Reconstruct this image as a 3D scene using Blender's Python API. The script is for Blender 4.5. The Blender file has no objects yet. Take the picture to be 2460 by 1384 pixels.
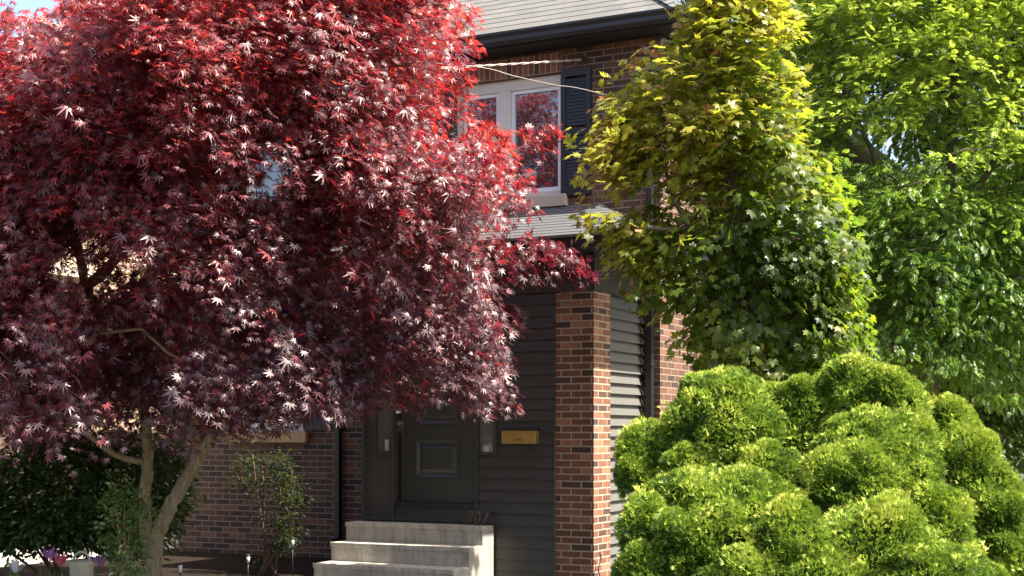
import bpy, math, random
import numpy as np
from mathutils import Vector
R = math.radians
rnd = random.Random(7)
rng = np.random.default_rng(11)
S = bpy.context.scene
C = S.collection

# ------------------------------------------------------------------ camera
F = 3400.0                       # focal length in photo pixels (photo 2460 wide)
TH = R(27)
DV = np.array([-math.sin(TH), math.cos(TH), 0.0])
RV = np.array([math.cos(TH), math.sin(TH), 0.0])
CAM = -DV*14.3 + RV*0.757 + np.array([0, 0, 1.47])
cd = bpy.data.cameras.new('camera'); cam = bpy.data.objects.new('camera', cd); C.objects.link(cam)
cam.location = CAM; cam.rotation_euler = (R(90), 0, TH)
cd.sensor_width = 36; cd.lens = F/2460*36; cd.shift_y = (1040-692)/2460; cd.clip_end = 500; cd.clip_start = 0.1
S.camera = cam
# ------------------------------------------------------------------ light
SUN_EL, SUN_AZ = 57, 88         # azimuth clockwise from +Y
sd = np.array([math.sin(R(SUN_AZ))*math.cos(R(SUN_EL)), math.cos(R(SUN_AZ))*math.cos(R(SUN_EL)), math.sin(R(SUN_EL))])
w = bpy.data.worlds.new('World'); S.world = w; w.use_nodes = True
nt = w.node_tree; bg = nt.nodes['Background']
sky = nt.nodes.new('ShaderNodeTexSky'); sky.sky_type = 'NISHITA'; sky.sun_disc = False
sky.sun_elevation = R(SUN_EL); sky.sun_rotation = R(SUN_AZ); sky.air_density = 1.0; sky.dust_density = 4.0; sky.ozone_density = 1.0
nt.links.new(sky.outputs[0], bg.inputs[0]); bg.inputs[1].default_value = 0.115
sl = bpy.data.lights.new('sun', 'SUN'); sl.energy = 5.0; sl.angle = R(0.5); sl.color = (1, 0.93, 0.82)
so = bpy.data.objects.new('sun', sl); C.objects.link(so)
so.rotation_euler = Vector(sd).to_track_quat('Z', 'Y').to_euler(); so.location = (8, -2, 14)
S.view_settings.view_transform = 'Standard'; S.view_settings.look = 'None'; S.view_settings.gamma = 1
S.view_settings.exposure = 1.85
S.render.resolution_x = 1024; S.render.resolution_y = 576
try:
    S.cycles.max_bounces = 8; S.cycles.transparent_max_bounces = 8
except Exception: pass

# ------------------------------------------------------------------ measuring helpers
def ray(px, py):
    return DV + RV*(px-1230)/F + np.array([0, 0, (1040-py)/F])
def atd(px, py, depth): return CAM + ray(px, py)*depth
def aty(px, py, Y):
    r = ray(px, py); return CAM + r*((Y-CAM[1])/r[1])
def atx(px, py, X):
    r = ray(px, py); return CAM + r*((X-CAM[0])/r[0])
def norm(a):
    a = np.asarray(a, float); return a/np.maximum(np.linalg.norm(a, axis=-1, keepdims=True), 1e-9)

# ------------------------------------------------------------------ materials
def new_mat(name):
    m = bpy.data.materials.new(name); m.use_nodes = True
    return m, m.node_tree.nodes, m.node_tree.links, m.node_tree.nodes['Principled BSDF']
def ramp(ns, stops):
    r = ns.new('ShaderNodeValToRGB'); e = r.color_ramp.elements
    while len(e) < len(stops): e.new(0.5)
    for el, (p, c) in zip(e, stops): el.position = p; el.color = (*c, 1)
    return r
def mix(ns, ls, a, b, fac, mode='MIX'):
    m = ns.new('ShaderNodeMix'); m.data_type = 'RGBA'; m.blend_type = mode
    for v, i in ((fac, 0), (a, 6), (b, 7)):
        if hasattr(v, 'is_output'): ls.new(v, m.inputs[i])
        else: m.inputs[i].default_value = v if i == 0 else (*v, 1)
    return m.outputs[2]
def noise(ns, ls, scale, detail=4, vec=None, rough=0.6):
    n = ns.new('ShaderNodeTexNoise'); n.inputs['Scale'].default_value = scale; n.inputs['Detail'].default_value = detail; n.inputs['Roughness'].default_value = rough
    if vec is None:
        tc = ns.new('ShaderNodeTexCoord'); vec = tc.outputs['Object']
    ls.new(vec, n.inputs['Vector']); return n
def bump(ns, ls, h, strength, dist, bs):
    b = ns.new('ShaderNodeBump'); b.inputs['Strength'].default_value = strength; b.inputs['Distance'].default_value = dist
    ls.new(h, b.inputs['Height']); ls.new(b.outputs[0], bs.inputs['Normal']); return b
def plain(name, col, rough=0.6, var=0.25, sc=6, metal=0, bmp=0.15, spec=0.5):
    m, ns, ls, bs = new_mat(name)
    n = noise(ns, ls, sc, 6)
    c = mix(ns, ls, [x*(1-var) for x in col], [min(1, x*(1+var)) for x in col], n.outputs[0])
    ls.new(c, bs.inputs['Base Color']); bs.inputs['Roughness'].default_value = rough; bs.inputs['Metallic'].default_value = metal
    bs.inputs['Specular IOR Level'].default_value = spec
    if bmp:
        n2 = noise(ns, ls, sc*12, 4); bump(ns, ls, n2.outputs[0], bmp, 0.004, bs)
    return m
def brick_mat(name, cols, mortar, bw=0.213, rh=0.067, ms=0.0075, dirt=0.5, off=0.5):
    m, ns, ls, bs = new_mat(name)
    uv = ns.new('ShaderNodeUVMap')
    def bt(c1, c2, mo, bias=0.0, sq=1.0):
        b = ns.new('ShaderNodeTexBrick'); b.inputs['Scale'].default_value = 1
        b.inputs['Brick Width'].default_value = bw; b.inputs['Row Height'].default_value = rh
        b.inputs['Mortar Size'].default_value = ms; b.inputs['Mortar Smooth'].default_value = 0.25
        b.inputs['Bias'].default_value = bias; b.offset = off
        b.inputs['Color1'].default_value = (*c1, 1); b.inputs['Color2'].default_value = (*c2, 1); b.inputs['Mortar'].default_value = (*mo, 1)
        ls.new(uv.outputs[0], b.inputs['Vector']); return b
    a = bt(cols[0], cols[1], mortar)
    def mth(op, x, y=None, z=None):
        q = ns.new('ShaderNodeMath'); q.operation = op
        for i, v in enumerate((x, y, z)):
            if v is None: continue
            if hasattr(v, 'is_output'): ls.new(v, q.inputs[i])
            else: q.inputs[i].default_value = v
        return q.outputs[0]
    sx = ns.new('ShaderNodeSeparateXYZ'); ls.new(uv.outputs[0], sx.inputs[0])
    row = mth('FLOOR', mth('DIVIDE', sx.outputs[1], rh))
    odd = mth('FLOORED_MODULO', row, 2.0)
    sh_ = mth('MULTIPLY', mth('SUBTRACT', 1.0, odd), off)
    col = mth('FLOOR', mth('ADD', mth('DIVIDE', sx.outputs[0], bw), sh_))
    cx_ = ns.new('ShaderNodeCombineXYZ'); ls.new(col, cx_.inputs[0]); ls.new(row, cx_.inputs[1])
    wn_ = ns.new('ShaderNodeTexWhiteNoise'); wn_.noise_dimensions = '2D'; ls.new(cx_.outputs[0], wn_.inputs['Vector'])
    rp = ramp(ns, [(0.0, cols[3]), (0.16, cols[3]), (0.2, cols[1]), (0.5, cols[0]), (0.78, cols[0]), (0.82, cols[2]), (1.0, [c_*1.25 for c_ in cols[2]])])
    ls.new(wn_.outputs['Value'], rp.inputs[0])
    n1 = noise(ns, ls, 1.3, 5); n2 = noise(ns, ls, 45, 5)
    c = mix(ns, ls, rp.outputs[0], a.outputs['Color'], 0.12)
    nr_ = ramp(ns, [(.45, (0, 0, 0)), (.75, (.7, .7, .7))]); ls.new(n1.outputs[0], nr_.inputs[0]); c = mix(ns, ls, c, [x*0.45 for x in cols[0]], nr_.outputs[0]) if dirt else c
    g = ns.new('ShaderNodeMapRange'); g.inputs[1].default_value = .3; g.inputs[2].default_value = .7; g.inputs[3].default_value = .7; g.inputs[4].default_value = 1.25
    ls.new(n2.outputs[0], g.inputs[0])
    c = mix(ns, ls, c, g.outputs[0], 1.0, 'MULTIPLY')
    c = mix(ns, ls, c, mortar, a.outputs['Fac'])
    ls.new(c, bs.inputs['Base Color']); bs.inputs['Roughness'].default_value = 0.85
    inv = ns.new('ShaderNodeMath'); inv.operation = 'SUBTRACT'; inv.inputs[0].default_value = 1.0; ls.new(a.outputs['Fac'], inv.inputs[1])
    ad = ns.new('ShaderNodeMath'); ad.operation = 'MULTIPLY_ADD'; ls.new(n2.outputs[0], ad.inputs[0]); ad.inputs[1].default_value = 0.35; ls.new(inv.outputs[0], ad.inputs[2])
    bump(ns, ls, ad.outputs[0], 0.8, 0.006, bs)
    return m
def leaf_mat(name, stops, trans, tfac=0.35, rough=0.35, spec=0.5, coat=0.0, tvar=None):
    m, ns, ls, bs = new_mat(name)
    at = ns.new('ShaderNodeAttribute'); at.attribute_name = 'tint'
    rp = ramp(ns, stops); ls.new(at.outputs['Fac'], rp.inputs[0])
    geo = ns.new('ShaderNodeNewGeometry')
    hv = ns.new('ShaderNodeHueSaturation'); ls.new(rp.outputs[0], hv.inputs['Color'])
    mr = ns.new('ShaderNodeMapRange'); mr.inputs[3].default_value = 0.6; mr.inputs[4].default_value = 1.35
    ls.new(geo.outputs['Random Per Island'], mr.inputs[0]); ls.new(mr.outputs[0], hv.inputs['Value'])
    ls.new(hv.outputs[0], bs.inputs['Base Color'])
    bs.inputs['Roughness'].default_value = rough; bs.inputs['Specular IOR Level'].default_value = spec
    if name == 'red_maple_leaf': bs.inputs['Specular Tint'].default_value = (1, .84, .80, 1)
    bs.inputs['Coat Weight'].default_value = coat; bs.inputs['Coat Roughness'].default_value = 0.38
    tr = ns.new('ShaderNodeBsdfTranslucent')
    if trans == 'own':
        tc = mix(ns, ls, hv.outputs[0], (0.55, 0.75, 0.05), 0.35)
        ls.new(tc, tr.inputs[0])
    elif tvar is not None:
        r2 = ramp(ns, tvar); ls.new(at.outputs['Fac'], r2.inputs[0]); ls.new(r2.outputs[0], tr.inputs[0])
    else: tr.inputs[0].default_value = (*trans, 1)
    mx = ns.new('ShaderNodeMixShader'); mx.inputs[0].default_value = tfac
    ls.new(bs.outputs[0], mx.inputs[1]); ls.new(tr.outputs[0], mx.inputs[2])
    ls.new(mx.outputs[0], ns['Material Output'].inputs['Surface'])
    return m
def glass_mat(name, dark=(0.012, 0.013, 0.016), k=0.3):
    m, ns, ls, bs = new_mat(name)
    bs.inputs['Base Color'].default_value = (*dark, 1); bs.inputs['Roughness'].default_value = 0.3
    gl = ns.new('ShaderNodeBsdfGlossy'); gl.inputs['Roughness'].default_value = 0.015; gl.inputs[0].default_value = (0.9, 0.95, 1, 1)
    n = noise(ns, ls, 1.6, 2); b = ns.new('ShaderNodeBump'); b.inputs['Strength'].default_value = .15; b.inputs['Distance'].default_value = .02
    ls.new(n.outputs[0], b.inputs['Height']); ls.new(b.outputs[0], gl.inputs['Normal'])
    lw = ns.new('ShaderNodeLayerWeight'); lw.inputs[0].default_value = 0.5
    ma = ns.new('ShaderNodeMath'); ma.operation = 'MULTIPLY_ADD'; ls.new(lw.outputs['Fresnel'], ma.inputs[0]); ma.inputs[1].default_value = .8; ma.inputs[2].default_value = k
    mx = ns.new('ShaderNodeMixShader'); ls.new(ma.outputs[0], mx.inputs[0]); ls.new(bs.outputs[0], mx.inputs[1]); ls.new(gl.outputs[0], mx.inputs[2])
    ls.new(mx.outputs[0], ns['Material Output'].inputs['Surface']); return m

M = {}
M['brick'] = brick_mat('red_brick', [(.105, .047, .027), (.07, .033, .021), (.155, .072, .04), (.033, .022, .017)], (.21, .155, .115))
M['brick_pier'] = brick_mat('pier_brick', [(.185, .075, .04), (.125, .05, .031), (.27, .125, .068), (.04, .027, .022)], (.37, .285, .205))
M['brick_soldier'] = brick_mat('soldier_brick', [(.20, .08, .045), (.15, .06, .035), (.24, .11, .06), (.07, .035, .028)], (.34, .26, .2), bw=0.067, rh=0.213, off=0)
M['brick_buff'] = brick_mat('buff_brick', [(.52, .34, .22), (.45, .28, .18), (.58, .4, .27), (.4, .24, .15)], (.62, .5, .38))
M['siding'] = plain('charcoal_siding', (.047, .041, .036), .5, .12, 3)
M['louvre'] = plain('grey_siding', (.10, .097, .086), .6, .12, 3)
M['trim'] = plain('black_brown_trim', (.016, .0155, .017), .4, .15, 4, bmp=.05)
M['trim2'] = plain('dark_frieze', (.035, .034, .03), .55, .15, 4)
M['door'] = plain('door_paint', (.037, .036, .031), .36, .08, 3, bmp=.03)
M['shutter'] = plain('navy_shutter', (.012, .0145, .021), .5, .15, 4, bmp=.05)
M['white'] = plain('cream_frame', (.62, .58, .51), .5, .08, 5, bmp=.05)
M['frame_pale'] = plain('pale_vinyl', (.75, .76, .78), .4, .05, 5, bmp=.02)
M['stone'] = plain('limestone_sill', (.42, .36, .29), .85, .22, 7, bmp=.4)
M['sandstone'] = plain('sandstone_sill', (.46, .3, .15), .85, .25, 9, bmp=.4)
M['glass'] = glass_mat('window_glass', k=.10)
M['glass_side'] = glass_mat('sidelight_glass', (.13, .13, .10), .06)
M['brass'] = plain('brass', (.44, .275, .09), .42, .18, 14, metal=.75, bmp=.05)
M['bronze'] = plain('dull_bronze', (.11, .075, .06), .5, .2, 20, metal=.3)
M['bark'] = plain('maple_bark', (.22, .17, .10), .9, .5, 14, bmp=1.0)
M['bark_dark'] = plain('dark_bark', (.10, .07, .045), .9, .4, 16, bmp=1.0)
def bark(name, col, rot):
    m, ns, ls, bs = new_mat(name)
    tc = ns.new('ShaderNodeTexCoord'); mp = ns.new('ShaderNodeMapping'); mp.inputs['Scale'].default_value = (38, 38, 6); ls.new(tc.outputs['Object'], mp.inputs[0])
    n1 = noise(ns, ls, 1.0, 8, mp.outputs[0], .7); n2 = noise(ns, ls, 5, 6); n3 = noise(ns, ls, 90, 4)
    r1 = ramp(ns, [(.3, [c*.35 for c in col]), (.5, [c*.9 for c in col]), (.7, [c*1.45 for c in col])]); ls.new(n1.outputs[0], r1.inputs[0])
    r2 = ramp(ns, [(.52, (0, 0, 0)), (.66, (.75, .75, .75))]); ls.new(n2.outputs[0], r2.inputs[0])
    ls.new(mix(ns, ls, r1.outputs[0], rot, r2.outputs[0]), bs.inputs['Base Color']); bs.inputs['Roughness'].default_value = .92
    ad = ns.new('ShaderNodeMath'); ad.operation = 'MULTIPLY_ADD'; ls.new(n3.outputs[0], ad.inputs[0]); ad.inputs[1].default_value = .3; ls.new(n1.outputs[0], ad.inputs[2])
    bump(ns, ls, ad.outputs[0], 1.0, .012, bs); return m
M['bark'] = bark('maple_bark', (.21, .16, .095), (.13, .13, .07)); M['bark_dark'] = bark('dark_bark', (.10, .07, .045), (.06, .06, .04))
M['twig'] = plain('twig_bark', (.12, .07, .04), .85, .35, 20, bmp=.3)
M['iron'] = plain('black_iron', (.012, .012, .012), .45, .2, 10)
M['cable'] = plain('cable_sheath', (.34, .29, .24), .6, .2, 30)
M['terracotta'] = plain('terracotta', (.33, .12, .06), .8, .3, 20)
M['basket'] = plain('weathered_wicker', (.50, .46, .34), .85, .3, 60, bmp=.6)
M['lamp_plastic'] = plain('clouded_plastic', (.5, .52, .5), .3, .1, 10)

def concrete(name, col, streak=True):
    m, ns, ls, bs = new_mat(name)
    n1 = noise(ns, ls, 2.8, 10, rough=.72); n2 = noise(ns, ls, 70, 3)
    tc = ns.new('ShaderNodeTexCoord'); mp = ns.new('ShaderNodeMapping'); mp.inputs['Scale'].default_value = (14, 14, 1.2)
    ls.new(tc.outputs['Object'], mp.inputs[0]); n3 = noise(ns, ls, 1.4, 6, mp.outputs[0])
    rp = ramp(ns, [(.3, [c*.68 for c in col]), (.48, [c*.88 for c in col]), (.7, [min(1, c*1.2) for c in col])])
    ls.new(n1.outputs[0], rp.inputs[0])
    c = rp.outputs[0]
    if streak:
        r3 = ramp(ns, [(.38, (.45, .42, .36)), (.55, (1, 1, 1))]); ls.new(n3.outputs[0], r3.inputs[0])
        c = mix(ns, ls, c, r3.outputs[0], .45, 'MULTIPLY')
    g = ramp(ns, [(.3, (.8, .8, .8)), (.7, (1.1, 1.1, 1.1))]); ls.new(n2.outputs[0], g.inputs[0])
    c = mix(ns, ls, c, g.outputs[0], 1, 'MULTIPLY')
    ls.new(c, bs.inputs['Base Color']); bs.inputs['Roughness'].default_value = .9
    bump(ns, ls, n2.outputs[0], .4, .004, bs); return m
M['soil'] = plain('dark_soil', (.022, .016, .012), .97, .5, 30, bmp=1, spec=.05)
M['concrete'] = concrete('step_concrete', (.46, .425, .36))
M['drive'] = concrete('driveway_concrete', (.42, .38, .32), False)

m, ns, ls, bs = new_mat('asphalt_shingle'); M['shingle'] = m
uv = ns.new('ShaderNodeUVMap'); b = ns.new('ShaderNodeTexBrick'); b.offset = .37; b.inputs['Scale'].default_value = 1
b.inputs['Brick Width'].default_value = .23; b.inputs['Row Height'].default_value = .13; b.inputs['Mortar Size'].default_value = .004
b.inputs['Color1'].default_value = (.082, .08, .075, 1); b.inputs['Color2'].default_value = (.14, .134, .124, 1); b.inputs['Mortar'].default_value = (.07, .066, .06, 1)
ls.new(uv.outputs[0], b.inputs['Vector']); n = noise(ns, ls, 130, 3); n1 = noise(ns, ls, 1.5, 4)
g = ramp(ns, [(.3, (.62, .62, .62)), (.7, (1.2, 1.2, 1.2))]); ls.new(n.outputs[0], g.inputs[0])
c = mix(ns, ls, b.outputs[0], g.outputs[0], 1, 'MULTIPLY'); c = mix(ns, ls, c, (.105, .101, .093), n1.outputs[0])
ls.new(c, bs.inputs['Base Color']); bs.inputs['Roughness'].default_value = .95; bump(ns, ls, n.outputs[0], .5, .004, bs)

M['shingle_shaded'] = M['shingle'].copy(); M['shingle_shaded'].name = 'shaded_asphalt_shingle'  # same shingle for the porch roof, its shade put into a darker bluish colour
for nd in M['shingle_shaded'].node_tree.nodes:
    if nd.type == 'TEX_BRICK':
        nd.inputs['Color1'].default_value = (.05, .052, .056, 1); nd.inputs['Color2'].default_value = (.072, .074, .08, 1); nd.inputs['Mortar'].default_value = (.04, .04, .042, 1)
    if nd.type == 'MIX' and nd.blend_type == 'MIX': nd.inputs[7].default_value = (.075, .075, .077, 1)
m, ns, ls, bs = new_mat('garden_soil_and_lawn'); M['ground'] = m
n1 = noise(ns, ls, .35, 6); n2 = noise(ns, ls, 25, 6)
r1 = ramp(ns, [(.4, (.035, .026, .018)), (.55, (.045, .06, .02)), (.7, (.06, .09, .025))]); ls.new(n1.outputs[0], r1.inputs[0])
g = ramp(ns, [(.3, (.5, .5, .5)), (.7, (1.3, 1.3, 1.3))]); ls.new(n2.outputs[0], g.inputs[0])
ls.new(mix(ns, ls, r1.outputs[0], g.outputs[0], 1, 'MULTIPLY'), bs.inputs['Base Color']); bs.inputs['Roughness'].default_value = .95
bump(ns, ls, n2.outputs[0], .8, .03, bs)
m, ns, ls, bs = new_mat('street_asphalt'); M['asphalt'] = m
n2 = noise(ns, ls, 40, 6); r1 = ramp(ns, [(.3, (.035, .035, .036)), (.7, (.07, .07, .068))]); ls.new(n2.outputs[0], r1.inputs[0]); ls.new(r1.outputs[0], bs.inputs['Base Color']); bs.inputs['Roughness'].default_value = .9

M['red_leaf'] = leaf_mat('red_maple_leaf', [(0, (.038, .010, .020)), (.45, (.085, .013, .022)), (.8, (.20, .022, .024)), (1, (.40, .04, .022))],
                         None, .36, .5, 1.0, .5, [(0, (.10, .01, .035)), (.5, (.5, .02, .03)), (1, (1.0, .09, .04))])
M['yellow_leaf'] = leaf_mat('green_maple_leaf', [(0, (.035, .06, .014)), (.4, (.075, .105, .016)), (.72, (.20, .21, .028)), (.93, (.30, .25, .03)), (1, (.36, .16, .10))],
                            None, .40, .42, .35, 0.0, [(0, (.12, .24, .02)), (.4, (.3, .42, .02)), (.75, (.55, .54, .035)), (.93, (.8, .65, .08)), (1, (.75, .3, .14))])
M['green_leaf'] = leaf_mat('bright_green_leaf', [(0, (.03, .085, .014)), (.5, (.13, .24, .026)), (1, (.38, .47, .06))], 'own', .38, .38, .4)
M['dark_leaf'] = leaf_mat('dark_green_leaf', [(0, (.022, .048, .018)), (.6, (.05, .09, .028)), (1, (.10, .15, .04))], 'own', .2, .32, .5)
M['shade_leaf'] = leaf_mat('climber_leaf', [(0, (.012, .022, .008)), (1, (.035, .05, .016))], 'own', .15, .6, .15)  # leaf colour darkened to stand for the shade over the climber
M['far_leaf'] = leaf_mat('far_tree_leaf', [(0, (.025, .05, .015)), (.6, (.04, .085, .02)), (1, (.09, .14, .03))], 'own', .3, .5, .3)
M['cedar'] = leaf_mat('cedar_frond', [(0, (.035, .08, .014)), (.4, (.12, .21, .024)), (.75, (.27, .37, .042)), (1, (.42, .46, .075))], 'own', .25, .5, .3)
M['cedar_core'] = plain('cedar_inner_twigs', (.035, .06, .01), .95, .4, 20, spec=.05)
M['petal_pink'] = leaf_mat('pink_petal', [(0, (.6, .08, .16)), (1, (.75, .25, .38))], (.8, .2, .3), .4, .5, .3)
M['petal_purple'] = leaf_mat('purple_petal', [(0, (.25, .08, .35)), (1, (.55, .3, .6))], (.5, .2, .6), .4, .5, .3)
M['petal_white'] = leaf_mat('pale_petal', [(0, (.5, .5, .5)), (1, (.7, .7, .66))], (.6, .6, .55), .4, .5, .3)
M['stem'] = leaf_mat('flower_stem', [(0, (.05, .12, .03)), (1, (.1, .2, .04))], 'own', .3, .5, .3)

# ------------------------------------------------------------------ object helpers
def tag(o, label=None, cat=None, group=None, kind=None):
    if label: o['label'] = label
    if cat: o['category'] = cat
    if group: o['group'] = group
    if kind: o['kind'] = kind
    return o
def empty(name, loc, label, cat, group=None):
    o = bpy.data.objects.new(name, None); C.objects.link(o); o.location = loc; o.empty_display_size = .2
    return tag(o, label, cat, group)
def put(o, parent):
    if parent is not None:
        o.parent = parent
        ploc = Vector(parent.location); pp = parent.parent
        while pp: ploc += Vector(pp.location); pp = pp.parent
        o.location = -ploc            # mesh data are in world coordinates
def recenter(o):
    pass
class MB:
    def __init__(s): s.v = []; s.f = []; s.uv = []; s.sm = []
    def quad(s, pts, uvs=None, smooth=False):
        i = len(s.v); s.v += [tuple(map(float, p)) for p in pts]; s.f.append(tuple(range(i, i+len(pts))))
        if uvs is None:
            p = [np.array(q, float) for q in pts]; n = np.cross(p[1]-p[0], p[2]-p[0]); a = np.abs(n)
            if a[2] >= max(a[0], a[1]): uvs = [(q[0], q[1]) for q in p]
            elif a[1] >= a[0]: uvs = [(q[0], q[2]) for q in p]
            else: uvs = [(q[1]+.11, q[2]) for q in p]
        s.uv += [(float(a), float(b)) for a, b in uvs]; s.sm.append(smooth)
    def box(s, x0, x1, y0, y1, z0, z1):
        x0, x1 = sorted((x0, x1)); y0, y1 = sorted((y0, y1)); z0, z1 = sorted((z0, z1))
        P = lambda a, b, c: (a, b, c)
        s.quad([P(x0,y0,z0),P(x1,y0,z0),P(x1,y0,z1),P(x0,y0,z1)]); s.quad([P(x1,y1,z0),P(x0,y1,z0),P(x0,y1,z1),P(x1,y1,z1)])
        s.quad([P(x0,y1,z0),P(x0,y0,z0),P(x0,y0,z1),P(x0,y1,z1)]); s.quad([P(x1,y0,z0),P(x1,y1,z0),P(x1,y1,z1),P(x1,y0,z1)])
        s.quad([P(x0,y0,z1),P(x1,y0,z1),P(x1,y1,z1),P(x0,y1,z1)]); s.quad([P(x0,y1,z0),P(x1,y1,z0),P(x1,y0,z0),P(x0,y0,z0)])
        return s
    def tube(s, pts, rad, sides=8, cap=True, wob=0.0):
        pts = [np.array(p, float) for p in pts]; n = len(pts)
        if np.isscalar(rad): rad = [rad]*n
        rings = []; up = np.array([0, 0, 1.0])
        t0 = norm(pts[1]-pts[0]); a = norm(np.cross(t0, up if abs(t0[2]) < .9 else np.array([1.0, 0, 0])))
        for i in range(n):
            t = norm(pts[min(i+1, n-1)]-pts[max(i-1, 0)]); a = norm(a-t*np.dot(a, t)); b = np.cross(t, a)
            rings.append([pts[i]+(a*math.cos(2*math.pi*k/sides)+b*math.sin(2*math.pi*k/sides))*rad[i]*(1+wob*(rnd.random()-.5)) for k in range(sides)])
        for i in range(n-1):
            for k in range(sides):
                k2 = (k+1) % sides
                s.quad([rings[i][k], rings[i][k2], rings[i+1][k2], rings[i+1][k]], [(k/sides, i*.1), ((k+1)/sides, i*.1), ((k+1)/sides, i*.1+.1), (k/sides, i*.1+.1)], True)
        if cap:
            s.quad(rings[0][::-1]); s.quad(rings[-1])
        return s
    def lathe(s, c, prof, sides=16):
        for (r0, z0), (r1, z1) in zip(prof, prof[1:]):
            for k in range(sides):
                a, b2 = 2*math.pi*k/sides, 2*math.pi*(k+1)/sides
                s.quad([(c[0]+r0*math.cos(a), c[1]+r0*math.sin(a), c[2]+z0), (c[0]+r0*math.cos(b2), c[1]+r0*math.sin(b2), c[2]+z0),
                        (c[0]+r1*math.cos(b2), c[1]+r1*math.sin(b2), c[2]+z1), (c[0]+r1*math.cos(a), c[1]+r1*math.sin(a), c[2]+z1)], smooth=True)
        return s
    def build(s, name, mat, parent=None, bevel=0, weld=False):
        me = bpy.data.meshes.new(name); me.from_pydata(s.v, [], s.f)
        u = me.uv_layers.new(name='UVMap'); u.data.foreach_set('uv', np.array(s.uv, 'f').ravel())
        me.polygons.foreach_set('use_smooth', s.sm); me.materials.append(mat); me.update()
        o = bpy.data.objects.new(name, me); C.objects.link(o); put(o, parent)
        if weld or bevel or any(s.sm):
            md = o.modifiers.new('weld', 'WELD'); md.merge_threshold = 0.0004
        if bevel:
            md = o.modifiers.new('bevel', 'BEVEL'); md.width = bevel; md.segments = 2; md.limit_method = 'ANGLE'
        return o
def fast_mesh(name, V, Q, mat, parent=None, tint=None, smooth=False):
    me = bpy.data.meshes.new(name); V = np.ascontiguousarray(V, 'f'); Q = np.ascontiguousarray(Q, 'i')
    me.vertices.add(len(V)); me.vertices.foreach_set('co', V.ravel())
    k = Q.shape[1]; me.loops.add(Q.size); me.loops.foreach_set('vertex_index', Q.ravel())
    me.polygons.add(len(Q)); me.polygons.foreach_set('loop_start', np.arange(0, Q.size, k, dtype='i'))
    me.update(calc_edges=True)
    if smooth: me.polygons.foreach_set('use_smooth', np.ones(len(Q), bool))
    if tint is not None:
        a = me.attributes.new('tint', 'FLOAT', 'POINT'); a.data.foreach_set('value', np.ascontiguousarray(tint, 'f'))
    me.materials.append(mat); me.validate()
    o = bpy.data.objects.new(name, me); C.objects.link(o); put(o, parent); return o

# ------------------------------------------------------------------ leaf templates (x side, y tip, z normal; length about 1)
def t_palm(n=7, spread=112, wid=.11, cut=.3):
    V = [(0, 0, 0)]; Q = []
    for i in range(n):
        a = R(-spread+2*spread*i/(n-1)); L = (1-.45*(abs(a)/R(spread))**1.6)
        d = np.array([math.sin(a), math.cos(a)]); p = np.array([d[1], -d[0]])
        j = len(V); m_ = d*L*cut*1.25
        l = m_-p*wid; r = m_+p*wid; t = d*L
        V += [(l[0], l[1], -.02), (t[0], t[1], -.16*L*L), (r[0], r[1], -.02)]
        Q.append((0, j, j+1, j+2))
    V = np.array(V); V[:, 1] -= .0
    return V, np.array(Q)
def t_maple():
    # broad five-lobed blade: a fan around a centre vertex
    out = [(-.06, -.05), (-.45, -.12), (-.38, .08), (-.78, .28), (-.5, .36), (-.62, .72), (-.28, .55), (0, 1.05),
           (.28, .55), (.62, .72), (.5, .36), (.78, .28), (.38, .08), (.45, -.12), (.06, -.05)]
    V = [(0, .22, .05)] + [(x, y, -.16*(x*x+(y-.2)**2)) for x, y in out]; Q = []
    for i in range(1, len(out)-1, 2): Q.append((0, i+2, i+1, i))
    return np.array(V), np.array(Q)
def t_compound(pairs=6):
    V = []; Q = []
    for i in range(pairs):
        y = .12+.8*i/pairs; L = .30*(1-.5*abs(i/pairs-.35)); wv = .06
        for s in (-1, 1):
            j = len(V); zc = -.12*y*y
            V += [(0, y, zc), (s*L*.5, y+.02-wv, zc-.0), (s*L, y+.13, zc-.07), (s*L*.45, y+.02+wv*1.3, zc)]
            Q.append((j, j+1, j+2, j+3))
    j = len(V); V += [(-.015, 0, 0), (.015, 0, 0), (.01, .9, -.1), (-.01, .9, -.1)]; Q.append((j, j+1, j+2, j+3))
    j = len(V); V += [(0, .85, -.1), (.06, .97, -.12), (0, 1.15, -.15), (-.06, .97, -.12)]; Q.append((j, j+1, j+2, j+3))
    return np.array(V), np.array(Q)
def t_ellipse():
    V = [(0, 0, 0), (-.2, .3, .05), (-.2, .65, .05), (0, 1, -.06), (.2, .65, .05), (.2, .3, .05), (0, .3, 0), (0, .65, 0)]
    return np.array(V, float), np.array([(0, 6, 7, 1), (1, 7, 3, 2), (0, 5, 4, 6), (6, 4, 3, 7)])
def t_frond():
    V = []; Q = []
    for i, (a, L) in enumerate([(0, 1), (-24, .85), (26, .82), (-50, .6), (52, .58)]):
        a = R(a); d = np.array([math.sin(a), math.cos(a)]); p = np.array([d[1], -d[0]])*.075
        b = np.array([0, .12*i]); j = len(V)
        V += [(b[0], b[1], 0), (b[0]+d[0]*L*.5-p[0], b[1]+d[1]*L*.5-p[1], .02), (b[0]+d[0]*L, b[1]+d[1]*L, -.08*L), (b[0]+d[0]*L*.5+p[0], b[1]+d[1]*L*.5+p[1], .02)]
        Q.append((j, j+1, j+2, j+3))
    return np.array(V), np.array(Q)
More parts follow.
